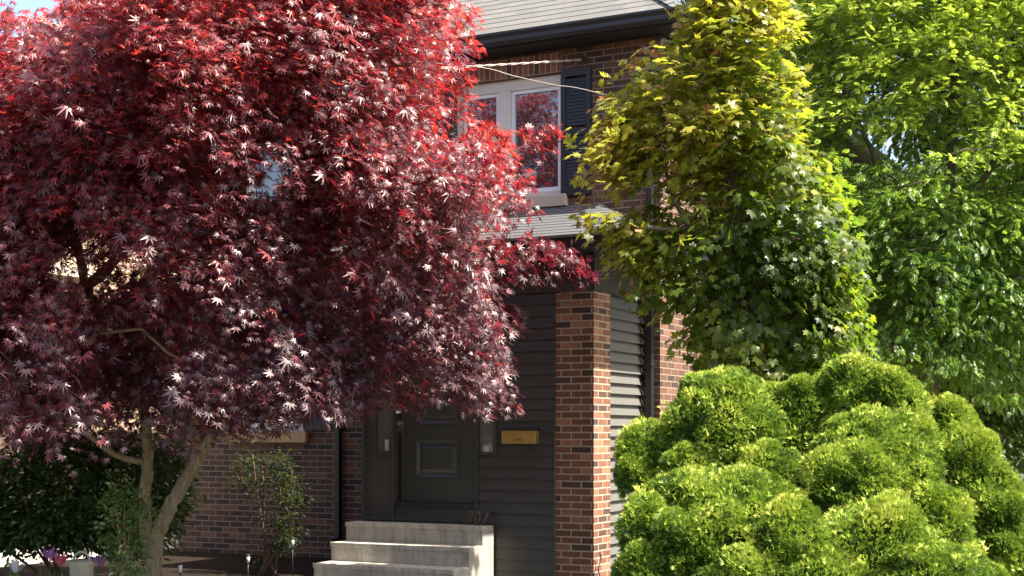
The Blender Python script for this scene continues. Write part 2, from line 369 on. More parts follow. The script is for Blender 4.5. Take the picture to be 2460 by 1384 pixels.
def leaves(name, tmpl, mat, parent, pos, fwd, nrm, size, tint, curl=0.3):
    V0, Q0 = tmpl; n = len(pos); k = len(V0)
    f = norm(fwd); s_ = norm(np.cross(f, nrm)); u = np.cross(s_, f)
    cz = rng.normal(0, curl, n)[:, None]; r2 = (V0[:, 0]**2+V0[:, 1]**2)[None]
    x = V0[None, :, 0]*(1+rng.normal(0, .12, (n, 1))); z = V0[None, :, 2]-cz*r2*.5 + rng.normal(0, .02, (n, k))
    V = pos[:, None]+size[:, None, None]*(x[..., None]*s_[:, None]+V0[None, :, 1, None]*f[:, None]+z[..., None]*u[:, None])
    Q = (Q0[None]+(np.arange(n)*k)[:, None, None]).reshape(-1, Q0.shape[1])
    return fast_mesh(name, V.reshape(-1, 3), Q, mat, parent, np.repeat(np.clip(tint, 0, 1), k))
def inpoly(x, y, poly):
    c = np.zeros(len(x), bool); n = len(poly)
    for i in range(n):
        x1, y1 = poly[i]; x2, y2 = poly[(i+1) % n]
        k = ((y1 > y) != (y2 > y)) & (x < (x2-x1)*(y-y1)/((y2-y1) if y2 != y1 else 1e-9)+x1); c ^= k
    return c
def vnoise(p, sc, seed):
    r = np.random.default_rng(seed); v = np.zeros(len(p))
    for i in range(7):
        k = r.normal(0, 1, 3)*sc; v += np.sin(p@k+r.uniform(0, 6.28))
    return v/7
def crown_points(poly, n, dc, dw, seed, holes=(), gap=-1.0, dfn=None):
    r = np.random.default_rng(seed); P = np.array(poly); lo = P.min(0); hi = P.max(0); out = []
    tot = 0
    while tot < n:
        x = r.uniform(lo[0], hi[0], n*3); y = r.uniform(lo[1], hi[1], n*3); k = inpoly(x, y, poly)
        for (hx, hy, rx, ry) in holes: k &= ((x-hx)/rx)**2+((y-hy)/ry)**2 > 1
        x = x[k]; y = y[k]; u = r.uniform(-1, 1, len(x)); u = np.sign(u)*np.abs(u)**.6
        cx = (x-(lo[0]+hi[0])/2)/(hi[0]-lo[0])*2; cy = (y-(lo[1]+hi[1])/2)/(hi[1]-lo[1])*2
        wd = dw*np.sqrt(np.clip(1-.55*cx**2-.45*cy**2, .12, 1))
        d = dc+u*wd
        if dfn: d = d+dfn(x, y)
        p = CAM+(DV+RV*((x-1230)/F)[:, None]+np.array([0, 0, 1.0])*((1040-y)/F)[:, None])*d[:, None]
        k = vnoise(p, 2.1, seed+5) > gap
        out.append(p[k]); tot += k.sum()
    return np.concatenate(out)[:n]
def sprays(P, centre, per, Rr, seed, up=.8, outw=.5, droop=.5, flat=.25):
    r = np.random.default_rng(seed); n = len(P)
    o = P-centre; o[:, 2] *= .6; o = norm(o)
    sn = norm(np.array([0, 0, up])+o*outw+r.normal(0, .22, (n, 3)))
    e1 = norm(np.cross(sn, r.normal(0, 1, (n, 3)))); e2 = np.cross(sn, e1)
    rad = Rr*r.uniform(.6, 1.25, n)
    a = r.uniform(0, 2*math.pi, (n, per)); q = np.sqrt(r.uniform(0, 1, (n, per)))*rad[:, None]
    d = np.cos(a)[..., None]*e1[:, None]+np.sin(a)[..., None]*e2[:, None]
    pos = P[:, None]+d*q[..., None]+sn[:, None]*(r.normal(0, flat, (n, per))*rad[:, None])[..., None]
    pos[..., 2] -= droop*(q**2)/rad[:, None]
    fwd = d*.8+o[:, None]*.5+r.normal(0, .35, (n, per, 3)); fwd[..., 2] -= .35
    nr = sn[:, None]+sd*.25+r.normal(0, .42, (n, per, 3))
    return pos.reshape(-1, 3), fwd.reshape(-1, 3), nr.reshape(-1, 3), np.repeat(np.arange(n), per)
def spline(pts, m=6):
    pts = [np.array(p, float) for p in pts]; p = [2*pts[0]-pts[1]]+pts+[2*pts[-1]-pts[-2]]; out = []
    for i in range(1, len(p)-2):
        for j in range(m):
            t = j/m; a, b_, c_, d_ = p[i-1:i+3]
            out.append(.5*((2*b_)+(-a+c_)*t+(2*a-5*b_+4*c_-d_)*t*t+(-a+3*b_-3*c_+d_)*t**3))
    out.append(pts[-1]); return out
def branches(name, limbs, targets, mat, parent, rt=.0028, rmax=.045, sides=5, pw=.45, seed=1):
    """limbs: polylines of main wood; every target is joined to the nearest wood by a bent, tapering branch"""
    r = np.random.default_rng(seed)
    pos = []; par = []
    for L in limbs:
        for i, p in enumerate(L): pos.append(np.array(p)); par.append(-1)
    base = np.array(limbs[0][0]); nl = len(pos)
    cap = nl+len(targets)*4+4; A = np.zeros((cap, 3)); A[:nl] = pos; par = par+[0]*(cap-nl); n = nl
    low = limbs[0][-1]
    for t in targets[np.argsort(np.linalg.norm(targets-np.array(low), axis=1))]:
        dv = A[:n]-t; c = np.linalg.norm(dv, axis=1)+np.maximum(dv[:, 2], 0)*1.5
        j = int(np.argmin(c)); s0 = A[j]; k = j
        L = np.linalg.norm(t-s0); nseg = 1 if L < .15 else (2 if L < .4 else 4)
        for q in range(1, nseg+1):
            u = q/nseg; p = s0*(1-u)+t*u; p = p+np.array([0, 0, 1])*L*.14*math.sin(u*math.pi)+(r.normal(0, .035, 3)*L if q < nseg else 0)
            A[n] = p; par[n] = k; k = n; n += 1
    wgt = np.zeros(n); kids = np.zeros(n)
    for i in range(n-1, nl-1, -1):
        if kids[i] == 0: wgt[i] += 1
        kids[par[i]] += 1; wgt[par[i]] += wgt[i]
    i = np.arange(nl, n); p = np.array(par[:n])[i]
    ri = np.minimum(rt*wgt[i]**pw, rmax); rp = np.where(p >= nl, np.minimum(rt*wgt[p]**pw, rmax), np.minimum(ri*1.1, rmax)); rp = np.minimum(rp, ri*1.6)
    a = A[p]; b_ = A[i]; t = norm(b_-a); e1 = norm(np.cross(t, r.normal(0, 1, t.shape))); e2 = np.cross(t, e1)
    an = np.arange(sides)*2*math.pi/sides; ring = np.cos(an)[None, :, None]*e1[:, None]+np.sin(an)[None, :, None]*e2[:, None]
    V = np.concatenate([a[:, None]+ring*rp[:, None, None], b_[:, None]+ring*ri[:, None, None]], 1)
    la, lb = [], []; o_ = 0
    for L in limbs:
        for q in range(len(L)-1): la.append(A[o_+q]); lb.append(A[o_+q+1])
        la.append(A[o_]); lb.append(A[0]); o_ += len(L)
    keep = [q for q in range(len(la)) if np.linalg.norm(la[q]-lb[q]) > 1e-4 and np.linalg.norm(la[q]-lb[q]) < 1.2]
    la = np.array(la)[keep]; lb = np.array(lb)[keep]; tt = norm(lb-la); f1 = norm(np.cross(tt, r.normal(0, 1, tt.shape))); f2 = np.cross(tt, f1)
    rg = np.cos(an)[None, :, None]*f1[:, None]+np.sin(an)[None, :, None]*f2[:, None]
    V = np.concatenate([V, np.concatenate([la[:, None]+rg*.005, lb[:, None]+rg*.005], 1)], 0)
    m_ = len(V); kk = np.arange(sides); k2 = (kk+1) % sides
    q = np.stack([kk, k2, k2+sides, kk+sides], 1); Q = (q[None]+(np.arange(m_)*2*sides)[:, None, None]).reshape(-1, 4)
    return fast_mesh(name, V.reshape(-1, 3), Q, mat, parent, None, True)

# ================================================================== THE SETTING
def sheet(name, x0, x1, y0, y1, z, mat):
    b = MB(); b.quad([(x0, y0, z), (x1, y0, z), (x1, y1, z), (x0, y1, z)]); return tag(b.build(name, mat), kind='structure')
sheet('ground', -150, 150, -150, 150, 0, M['ground'])
sheet('driveway', -7.4, -4.75, -16, 14, .006, M['drive'])
sheet('driveway', 2.62, 6.2, .05, 14, .006, M['drive'])
sheet('garden_bed', -4.75, -1.31, -9, 12, .012, M['soil'])
sheet('walkway', 1.9, 6.2, -.5, .0, .009, M['drive'])
sheet('walkway', -1.1, .6, -16, -.86, .009, M['drive'])
sheet('road', -150, 150, -26, -17, .004, M['asphalt'])

# ------------------------------------------------------------------ the house
XP0 = aty(872, 1100, 0)[0]                 # porch left corner
XP1 = aty(1427, 1100, 0)[0]                # porch right corner (pier)
XPL = aty(1335, 1100, 0)[0]                # pier's left edge
YPS = atx(1466, 1100, XP1)[1]              # back of the pier
YM = atx(1546, 1100, XP1)[1]               # main front wall plane
XM = aty(1586, 700, YM)[0]                 # main house right corner
XL = aty(428, 1200, YM)[0]                 # main house left corner
ZE = aty(1600, 50, YM-.44)[2]               # eave (soffit) height
ZPE = aty(1430, 594, -.34)[2]              # porch soffit
ZPT = aty(1380, 700, 0)[2]                 # top of pier
ZPR = aty(1300, 500, YM)[2]                # porch roof meets the wall
print('house', XP0, XP1, XPL, YPS, YM, XM, XL, ZE, ZPE, ZPT, ZPR)
house = empty('brick_house', (XP0, YM, 0), 'dark red brick two-storey house with charcoal clad porch and grey shingle roof', 'house')
def part(b, name, mat, parent=None, **k): return b.build(name, mat, parent or house, **k)
def walls(b, x0, x1, z0, z1, holes, y0, y1):
    xs = sorted({x0, x1, *[h[0] for h in holes], *[h[1] for h in holes]}); zs = sorted({z0, z1, *[h[2] for h in holes], *[h[3] for h in holes]})
    for xa, xb in zip(xs, xs[1:]):
        for za, zb in zip(zs, zs[1:]):
            cx, cz = (xa+xb)/2, (za+zb)/2
            if not any(h[0] < cx < h[1] and h[2] < cz < h[3] for h in holes): b.box(xa, xb, y0, y1, za, zb)
# window rectangles on the main wall (x0,x1,z0,z1)
wx0, wx1 = aty(1093, 300, YM)[0], aty(1347, 300, YM)[0]
wz1, wz0 = aty(1347, 174, YM)[2], aty(1347, 468, YM)[2]
W1 = (wx0, wx1, wz0, wz1)
W2 = (aty(585, 300, YM)[0], aty(700, 300, YM)[0], wz0, wz1)
W3 = (aty(560, 1000, YM)[0], aty(731, 1000, YM)[0], aty(640, 1037, YM)[2], aty(640, 1037, YM)[2]+1.25)
b = MB(); walls(b, XL, XM, 0, ZE, [W1, W2, W3], YM, YM+.24)
b.box(XM-.24, XM, YM+.24, 11, 0, ZE); b.box(XL, XL+.24, YM+.24, 11, 0, ZE); b.box(XL, XM, 11, 11.24, 0, ZE)
part(b, 'wall', M['brick'])
# a dark room lining so windows do not look through the house
b = MB(); b.box(XL+.3, XM-.3, YM+1.4, YM+1.45, .3, ZE-.05); b.box(XL+.3, XM-.3, YM+.3, 10.9, 3.2, 3.3)
part(b, 'inner_wall', M['trim2'])
def window(rect, split, curt=False, sill=M['stone'], sh=.13, over=.09, Y=None):
    Y = YM if Y is None else Y
    x0, x1, z0, z1 = rect; fw = .055
    b = MB(); yf = Y+.05; yb = Y+.13
    b.box(x0, x0+fw*1.3, yf, yb, z0, z1); b.box(x1-fw*.5, x1, yf, yb, z0, z1)
    b.box(x0+fw*1.3, x1-fw*.5, yf, yb, z1-fw*2.2, z1); b.box(x0+fw*1.3, x1-fw*.5, yf, yb, z0, z0+fw*1.2)
    wo = part(b, 'window', M['white'], bevel=.006)
    xs = [x0+fw*1.3]+[x0+(x1-x0)*t for t in split]+[x1-fw*.5]
    for i, (a, c_) in enumerate(zip(xs, xs[1:])):
        a2 = a+(.075 if i else 0); c2 = c_-(.075 if i < len(xs)-2 else 0)
        if i:
            bb = MB(); bb.box(a-.0749, a+.0749, yf-.012, yb, z0+fw*1.2, z1-fw*2.2); bb.build('mullion', M['white'], wo, bevel=.006)
        bb = MB(); t = .038; za, zb = z0+fw*1.2+.001, z1-fw*2.2-.001
        bb.box(a2+.001, a2+t, yf+.02, yb, za, zb); bb.box(c2-t, c2-.001, yf+.02, yb, za, zb); bb.box(a2+t, c2-t, yf+.02, yb, zb-t, zb); bb.box(a2+t, c2-t, yf+.02, yb, za, za+t)
        bb.build('sash', M['frame_pale'], wo, bevel=.004)
        bb = MB(); bb.box(a2+t, c2-t, yf+.045, yf+.05, za+t, zb-t); bb.build('pane', M['glass'], wo)
    b = MB(); b.box(x0-.0, x1+over, Y-.07, Y+.12, z0-sh, z0-.001); part(b, 'window_sill', sill, bevel=.008)
    return wo
window(W1, [.46]); window(W2, []); window(W3, [.5], sill=M['sandstone'], over=.06)
# soldier course lintels
for wr in (W1, W3):
    b = MB(); b.box(wr[0]-.12, wr[1]+.02, YM-.006, YM-.0005, wr[3]+.004, wr[3]+.216)
    v = b.uv; b.uv = [(a, c_-wr[3]-.004) for a, c_ in v]
    part(b, 'lintel', M['brick_soldier'])
def shutter(x0, x1, z0, z1, Y):
    b = MB(); y0 = Y-.045; t = .05
    b.box(x0, x0+t, y0, Y-.004, z0, z1); b.box(x1-t, x1, y0, Y-.004, z0, z1)
    for za, zb in ((z0, z0+.09), (z1-.08, z1), ((z0+z1)/2-.04, (z0+z1)/2+.04)): b.box(x0+t, x1-t, y0, Y-.004, za, zb)
    z = z0+.09
    while z < z1-.1:
        if not ((z0+z1)/2-.075 < z < (z0+z1)/2+.04):
            b.quad([(x0+t, y0+.008, z), (x1-t, y0+.008, z), (x1-t, y0+.016, z+.034), (x0+t, y0+.016, z+.034)]); b.quad([(x0+t, y0+.016, z+.034), (x1-t, y0+.016, z+.034), (x1-t, y0+.008, z+.036), (x0+t, y0+.008, z+.036)])
        z += .036
    part(b, 'shutter', M['shutter'])
shutter(aty(1352, 300, YM)[0], aty(1422, 300, YM)[0], aty(1385, 470, YM)[2], aty(1385, 166, YM)[2], YM)
shutter(aty(734, 1000, YM)[0], aty(799, 1000, YM)[0], W3[2]+.02, W3[3], YM)
shutter(wx0-.42, wx0-.03, W1[2], W1[3], YM)
# roofs, laid in real overlapping courses
def slope(b, A, B, Cc, D, step=.15, lip=.0045):
    A, B, Cc, D = [np.array(p, float) for p in (A, B, Cc, D)]
    L = np.linalg.norm((D+Cc)/2-(A+B)/2); u = norm(B-A); n = norm(np.cross(B-A, D-A)); vd = norm(np.cross(n, u)); k = max(1, round(L/step))
    for i in range(k):
        t0, t1 = i/k, (i+1)/k
        a, b_, c_, d_ = A+(D-A)*t0, B+(Cc-B)*t0, B+(Cc-B)*t1, A+(D-A)*t1
        uv = lambda p: (np.dot(p, u), i*.13+ (0.001 if np.dot(p-a, vd) < .01 else .129))
        a2, b2 = a+n*lip, b_+n*lip
        b.quad([a2, b2, c_, d_], [uv(a), uv(b_), uv(c_), uv(d_)]); b.quad([a, b_, b2, a2], [uv(a), uv(b_), uv(b_), uv(a)])
OV = .42; zt = ZE+.115; tp = math.tan(R(37)); ex0, ex1, ey0, ey1 = XL-OV, XM+OV, YM-.32, 11.24+OV
hw = min(ex1-ex0, ey1-ey0)/2; hz = zt+hw*tp
b = MB()
mx = (ex0+ex1)/2; r0, r1 = (mx, ey0+hw, hz), (mx, ey1-hw, hz)
if (ex1-ex0) > (ey1-ey0): r0, r1 = (ex0+hw, (ey0+ey1)/2, hz), (ex1-hw, (ey0+ey1)/2, hz)
if (ex1-ex0) > (ey1-ey0):
    slope(b, (ex0, ey0, zt), (ex1, ey0, zt), r1, r0); slope(b, (ex1, ey0, zt), (ex1, ey1, zt), r1, r1); slope(b, (ex1, ey1, zt), (ex0, ey1, zt), r0, r1); slope(b, (ex0, ey1, zt), (ex0, ey0, zt), r0, r0)
else:
    slope(b, (ex0, ey0, zt), (ex1, ey0, zt), r0, r0); slope(b, (ex1, ey0, zt), (ex1, ey1, zt), r1, r0); slope(b, (ex1, ey1, zt), (ex0, ey1, zt), r1, r1); slope(b, (ex0, ey1, zt), (ex0, ey0, zt), r0, r1)
roof = part(b, 'roof', M['shingle'])
b = MB()  # hip cap
for cx, rr in ((ex1, r0 if mx == r0[0] else r1), (ex0, r0)):
    p0 = np.array([cx, ey0, zt]); p1 = np.array(rr)
    for i in range(40):
        a = p0+(p1-p0)*i/40; c_ = p0+(p1-p0)*(i+1)/40; s_ = norm(np.cross(p1-p0, (0, 0, 1)))*.11; up = np.array([0, 0, .022])
        b.quad([a-s_-up+(0, 0, .008), a+up*1.4, c_+up, c_-s_-up]); b.quad([a+up*1.4, a+s_-up+(0, 0, .008), c_+s_-up, c_+up])
b.build('ridge_cap', M['shingle'], roof)
def gutter(b, p0, p1, out, z):        # K-style trough with a lip
    p0, p1, out = np.array(p0, float), np.array(p1, float), np.array(out, float)
    pr = [(0, 0), (.06, 0), (.085, .035), (.085, .075), (.11, .105), (.12, .105), (.12, .125), (.105, .125), (.1, .11), (0, .11)]
    P = [[p+out*a+np.array([0, 0, z+h]) for a, h in pr] for p in (p0, p1)]
    for i in range(len(pr)-1): b.quad([P[0][i], P[1][i], P[1][i+1], P[0][i+1]])
b = MB(); gutter(b, (ex0, ey0-.0, 0), (ex1+.1, ey0, 0), (0, -1, 0), zt-.11); gutter(b, (ex1, ey0-.1, 0), (ex1, ey1, 0), (1, 0, 0), zt-.11)
b.box(ex1+.08, ex1+.118, ey0-.118, ey0-.08, zt-.1, zt+.012)
part(b, 'gutter', M['trim'])
b = MB(); b.box(ex0, ex1, ey0, ey0+.02, ZE-.012, zt-.005); b.box(ex1-.02, ex1, ey0+.021, ey1, ZE-.012, zt-.005); b.box(ex0, ex0+.02, ey0+.021, ey1, ZE-.012, zt-.005)
part(b, 'fascia', M['trim'])
b = MB(); b.box(ex0+.021, ex1-.021, ey0+.021, YM-.03, ZE-.001, ZE+.02); b.box(XM+.03, ex1-.021, YM-.03, ey1, ZE-.001, ZE+.02); b.box(ex0+.021, XL-.03, YM-.03, ey1, ZE-.001, ZE+.02)
b.box(XL-.03, XM+.03, YM-.03, YM-.002, ZE-.015, ZE+.02); b.box(XM+.002, XM+.03, YM-.001, 11, ZE-.015, ZE+.02)
part(b, 'soffit', M['trim'])

# ------------------------------------------------------------------ the porch
dl, dr = aty(950, 1100, 0)[0], aty(1144, 1100, 0)[0]         # door casing
zd0 = aty(1050, 1212, 0)[2]; zd1 = zd0+2.1
zl = aty(1000, 1252, 0)[2]
def laps(b, x0, x1, z0, z1, Y, step, d, side=False):
    n = max(1, round((z1-z0)/step)); h = (z1-z0)/n
    for i in range(n):
        a, c_ = z0+i*h, z0+(i+1)*h
        if side:
            b.quad([(Y+d, x0, a), (Y+d, x1, a), (Y+.003, x1, c_), (Y+.003, x0, c_)]); b.quad([(Y, x0, a), (Y, x1, a), (Y+d, x1, a), (Y+d, x0, a)])
        else:
            b.quad([(x0, Y-d, a), (x1, Y-d, a), (x1, Y-.002, c_), (x0, Y-.002, c_)]); b.quad([(x0, Y, a), (x1, Y, a), (x1, Y-d, a), (x0, Y-d, a)])
sl0, sl1 = aty(905, 1000, 0)[0], aty(941, 1000, 0)[0]; sr0, sr1 = aty(1149, 1000, 0)[0], aty(1189, 1000, 0)[0]
zs = aty(1168, 1086, 0)[2]
b = MB(); walls(b, XP0, XPL, 0, ZPE-.02, [(dl, dr, zd0, zd1), (sl0, sl1, zs, zd1-.05), (sr0, sr1, zs, zd1-.05)], .0, .1)
b.box(XP0, XP0+.1, .1, YM-.002, 0, ZPE-.02)
part(b, 'porch_wall', M['siding'])
b = MB(); laps(b, sr1+.035, XPL-.012, .0, ZPT, -.001, .115, .017); laps(b, dr+.031, sr1+.034, .0, zs-.03, -.001, .115, .017)
part(b, 'lap_siding', M['siding'])
b = MB()  # flat panels and casings left of the door
for x0, x1, z0, z1 in ((XP0, XP0+.035, 0.0, ZPT), (dl-.035, dl, zl, zd1+.1), (dr, dr+.03, zl, zd1+.1), (dl, dr, zd1, zd1+.1),
                       (sl0-.03, sl0, zs-.03, zd1), (sl0, sl1, zs-.03, zs), (sr1, sr1+.034, zs-.03, zd1), (sr0, sr1, zs-.03, zs)):
    b.box(x0, x1, -.028, -.001, z0, z1)
b.box(XPL-.011, XPL, -.02, -.001, 0, ZPT)
b.box(XP0+.036, dr+.03, -.036, -.002, zl+.002, zl+.03)
part(b, 'door_casing', M['trim2'], bevel=.003)
for x0, x1 in ((sl0, sl1), (sr0, sr1)):
    b = MB(); b.box(x0+.001, x1-.001, .03, .036, zs+.001, zd1-.051); sd_ = part(b, 'sidelight', M['glass_side'])
    b = MB(); b.box(x0+(.05 if x0 > dr-.3 else .09), x0+(.11 if x0 > dr-.3 else .13), .015, .029, zs+.005, zs+(.06 if x0 > dr-.3 else .12)); b.build('sticker', M['lamp_plastic'], sd_)
# door leaf: stiles and rails with raised panels
b = MB(); y0 = .055; dx0, dx1 = dl+.03, dr-.012
px0, px1 = aty(1000, 1100, y0)[0], aty(1102, 1100, y0)[0]
pz = [(aty(1050, 1146, y0)[2], aty(1050, 1058, y0)[2]), (aty(1050, 1017, y0)[2], aty(1050, 1017, y0)[2]+.42), (aty(1050, 1017, y0)[2]+.56, zd1-.16)]
walls(b, dx0, dx1, zd0+.02, zd1-.003, [(px0, px1, a, c_) for a, c_ in pz], y0, y0+.04)
door = part(b, 'door', M['door'])
for a, c_ in pz:
    b = MB(); k = .035
    o_ = [(px0, a), (px1, a), (px1, c_), (px0, c_)]; i_ = [(px0+k, a+k), (px1-k, a+k), (px1-k, c_-k), (px0+k, c_-k)]; j_ = [(px0+2.2*k, a+2.2*k), (px1-2.2*k, a+2.2*k), (px1-2.2*k, c_-2.2*k), (px0+2.2*k, c_-2.2*k)]
    for P, Q, ya, yb in ((o_, i_, y0+.001, y0+.026), (i_, j_, y0+.026, y0+.006)):
        for q in range(4): b.quad([(P[q][0], ya, P[q][1]), (P[(q+1) % 4][0], ya, P[(q+1) % 4][1]), (Q[(q+1) % 4][0], yb, Q[(q+1) % 4][1]), (Q[q][0], yb, Q[q][1])])
    b.quad([(x, y0+.006, z) for x, z in j_]); b.build('door_panel', M['door'], door)
    b = MB(); k2 = .014
    b.box(px0-k2, px0, y0-.01, y0-.0005, a-k2, c_+k2); b.box(px1, px1+k2, y0-.01, y0-.0005, a-k2, c_+k2); b.box(px0, px1, y0-.01, y0-.0005, a-k2, a); b.box(px0, px1, y0-.01, y0-.0005, c_, c_+k2)
    b.build('panel_moulding', M['door'], door, bevel=.003)
b = MB(); hx = dx1-.06; hz_ = zd0+1.0
b.tube([(hx, y0-.001, hz_), (hx, y0-.045, hz_), (hx-.012, y0-.052, hz_), (hx-.11, y0-.052, hz_)], .011, 10); 
b.build('handle', M['bronze'], door)
b = MB(); b.box(dl, dr, -.03, .095, zd0-.03, zd0+.018); part(b, 'threshold', M['iron'], bevel=.004)
# piers, side cladding, beam, roof
b = MB(); b.box(XPL, XP1, -.004, YPS, 0, ZPT); part(b, 'pier', M['brick_pier'])
b = MB(); b.box(XP1-.12, XP1-.04, YPS, YM-.002, 0, ZPT); part(b, 'side_backing', M['trim2'])
b = MB(); laps(b, YPS+.001, YM-.002, .06, ZPT-.02, XP1-.04, .105, .042, True); part(b, 'side_cladding', M['louvre'])
b = MB(); b.box(XP0-.02, XP1+.02, -.03, .12, ZPT+.001, ZPE-.001); b.box(XP1-.12, XP1+.02, .121, YM-.002, ZPT+.001, ZPE-.001); part(b, 'frieze_beam', M['trim2'])
PO = .34; e0, e1, f0 = XP0-PO, XP1+.70, -PO; zpt = ZPE+.13
b = MB(); run = YM-f0; tpz = ZPR
hip = run*.75
slope(b, (e0, f0, zpt), (e1, f0, zpt), (e1-hip, YM-.004, tpz), (e0+hip, YM-.004, tpz)); slope(b, (e1, f0, zpt), (e1, YM-.004, zpt), (e1-hip, YM-.004, tpz), (e1-hip, YM-.004, tpz)); slope(b, (e0, YM-.004, zpt), (e0, f0, zpt), (e0+hip, YM-.004, tpz), (e0+hip, YM-.004, tpz))
part(b, 'porch_roof', M['shingle_shaded'])
b = MB(); b.box(e0, e1, f0, f0+.02, ZPE-.02, zpt-.003); b.box(e1-.02, e1, f0+.021, YM-.003, ZPE-.02, zpt-.003); b.box(e0, e0+.02, f0+.021, YM-.003, ZPE-.02, zpt-.003)
b.box(e0+.021, e1-.021, f0+.021, YM-.003, ZPE, ZPE+.012)
part(b, 'porch_fascia', M['trim'])
b = MB(); b.box(e0-.01, e1+.02, f0-.03, f0-.001, zpt-.02, zpt+.004); b.box(e1+.001, e1+.02, f0, YM-.003, zpt-.02, zpt+.004); part(b, 'drip_edge', M['louvre'])
# downpipes
def pipe(x, z0, z1, Y):
    b = MB(); b.box(x-.035, x+.035, Y-.075, Y-.01, z0, z1)
    z = z0+.4
    while z < z1: b.box(x-.042, x+.042, Y-.08, Y-.0015, z, z+.03); z += 1.6
    b.box(x-.035, x+.035, Y-.2, Y-.02, z0-.06, z0-.001)
    part(b, 'downpipe', M['trim'], bevel=.006)
pipe(aty(812, 1100, YM-.04)[0], aty(812, 1292, YM)[2], ZPE, YM)
pipe(aty(1561, 900, YM-.04)[0], .15, ZPE+.8, YM)

# ------------------------------------------------------------------ steps
g0 = aty(1148, 1305, -.26)[0]
zL = aty(1000, 1260, -.27)[2]; SX0 = aty(831, 1280, -.27)[0]; SX1 = aty(1186, 1280, -.04)[0]
print('steps', zL, SX0, SX1, g0)
b = MB(); rise = zL/3
for i, yf in enumerate((-.27, -.54, -.84)):
    z1 = zL-rise*i
    b.box(SX0, SX1, yf, (-.035, -.27, -.54)[i], 0, z1)
# a slightly chipped nosing over each tread
for i, yf in enumerate((-.27, -.54, -.84)):
    z1 = zL-rise*i; b.box(SX0-.004, SX1+.004, yf-.014, yf-.0005, z1-.045, z1+.003)
st = b.build('concrete_steps', M['concrete'], bevel=.007)
tag(st, 'weathered grey concrete steps with three treads in front of the dark door', 'steps')

# ------------------------------------------------------------------ letterbox and number
p0, p1 = aty(1212, 1066, -.03), aty(1294, 1031, -.03)
lb = empty('letterbox', (p0[0], -.02, p0[2]), 'shiny brass letterbox on the dark siding right of the door', 'letterbox')
b = MB(); b.box(p0[0], p1[0], -.10, -.012, p0[2], p1[2]-.012); b.build('box', M['brass'], lb, bevel=.006)
b = MB(); b.box(p0[0]-.008, p1[0]+.008, -.115, -.011, p1[2]-.0115, p1[2]+.006); b.build('lid', M['iron'], lb, bevel=.004)
b = MB(); b.box(p0[0]+.04, p1[0]-.04, -.106, -.1005, p0[2]+.035, p1[2]-.05); b.build('flap', M['brass'], lb, bevel=.003)
b = MB(); b.tube([((p0[0]+p1[0])/2-.03, -.108, p0[2]+.05), ((p0[0]+p1[0])/2-.025, -.118, p0[2]+.04), ((p0[0]+p1[0])/2+.025, -.118, p0[2]+.04), ((p0[0]+p1[0])/2+.03, -.108, p0[2]+.05)], .004, 6); b.build('pull', M['bronze'], lb)
n0, n1 = aty(1121, 1258, -.16), aty(1172, 1232, -.16)
hn = empty('house_number', (n0[0], -.16, zL), 'dark bronze house number 707 standing on the right end of the top step', 'house number')
dw_ = (n1[0]-n0[0])/3; dh = n1[2]-zL
def stroke(b, pts, x, w_=.011):
    P = [np.array([x+u*dw_+v*dh*.16, -.16, zL+.004+v*dh]) for u, v in pts]; b.tube(P, w_, 6)
for i, ch in enumerate('707'):
    b = MB(); x = n0[0]+i*dw_
    if ch == '7': stroke(b, [(.08, .72), (.06, 1), (.8, 1), (.45, .45), (.3, 0)], x)
    else: stroke(b, [(.42+.3*math.sin(t*math.pi/6), .5-.5*math.cos(t*math.pi/6)) for t in range(13)], x)
    b.build('digit', M['bronze'], hn)

# ------------------------------------------------------------------ neighbour's house
NX = -7.55
nb = empty('neighbour_house', (NX, 0, 0), 'sunlit buff brick house seen through the red maple at left', 'house')
nz0, nz1 = atx(150, 705, NX)[2]-.5, atx(150, 662, NX)[2]
ny0, ny1 = atx(112, 680, NX)[1], atx(218, 680, NX)[1]
b = MB()
for (ya, yb, za, zb) in ((.2, ny0, 0, 5.6), (ny1, 12, 0, 5.6), (ny0, ny1, 0, nz0), (ny0, ny1, nz1, 5.6)): b.box(NX-.2, NX, ya, yb, za, zb)
b.box(NX-7, NX-.201, .2, .4, 0, 5.6); b.box(NX-7, NX, 12, 12.2, 0, 5.6); b.box(NX-7, NX-6.8, .4, 12, 0, 5.6)
b.build('wall', M['brick_buff'], nb)
b = MB(); b.box(NX-.15, NX-.08, ny0, ny0+.06, nz0, nz1); b.box(NX-.15, NX-.08, ny1-.06, ny1, nz0, nz1); b.box(NX-.15, NX-.08, ny0+.06, ny1-.06, nz1-.06, nz1); b.box(NX-.15, NX-.08, ny0+.06, ny1-.06, nz0, nz0+.06); b.box(NX-.15, NX-.07, (ny0+ny1)/2-.03, (ny0+ny1)/2+.03, nz0+.06, nz1-.06)
wn = b.build('window', M['white'], nb)
b = MB(); b.box(NX-.13, NX-.12, ny0+.06, ny1-.06, nz0+.06, nz1-.06); b.build('pane', M['glass'], wn)
b = MB(); b.box(NX-.1, NX+.04, ny0-.15, ny1+.15, nz1+.002, nz1+.15); b.build('lintel', M['stone'], nb)
b = MB(); b.box(NX-.1, NX+.06, ny0-.08, ny1+.08, nz0-.1, nz0-.002); b.build('window_sill', M['stone'], nb)
b = MB(); x0, x1, y0_, y1_ = NX-7.4, NX+.4, -.2, 12.6; xm = (x0+x1)/2; zz = 5.65; zr = zz+3.9*.35
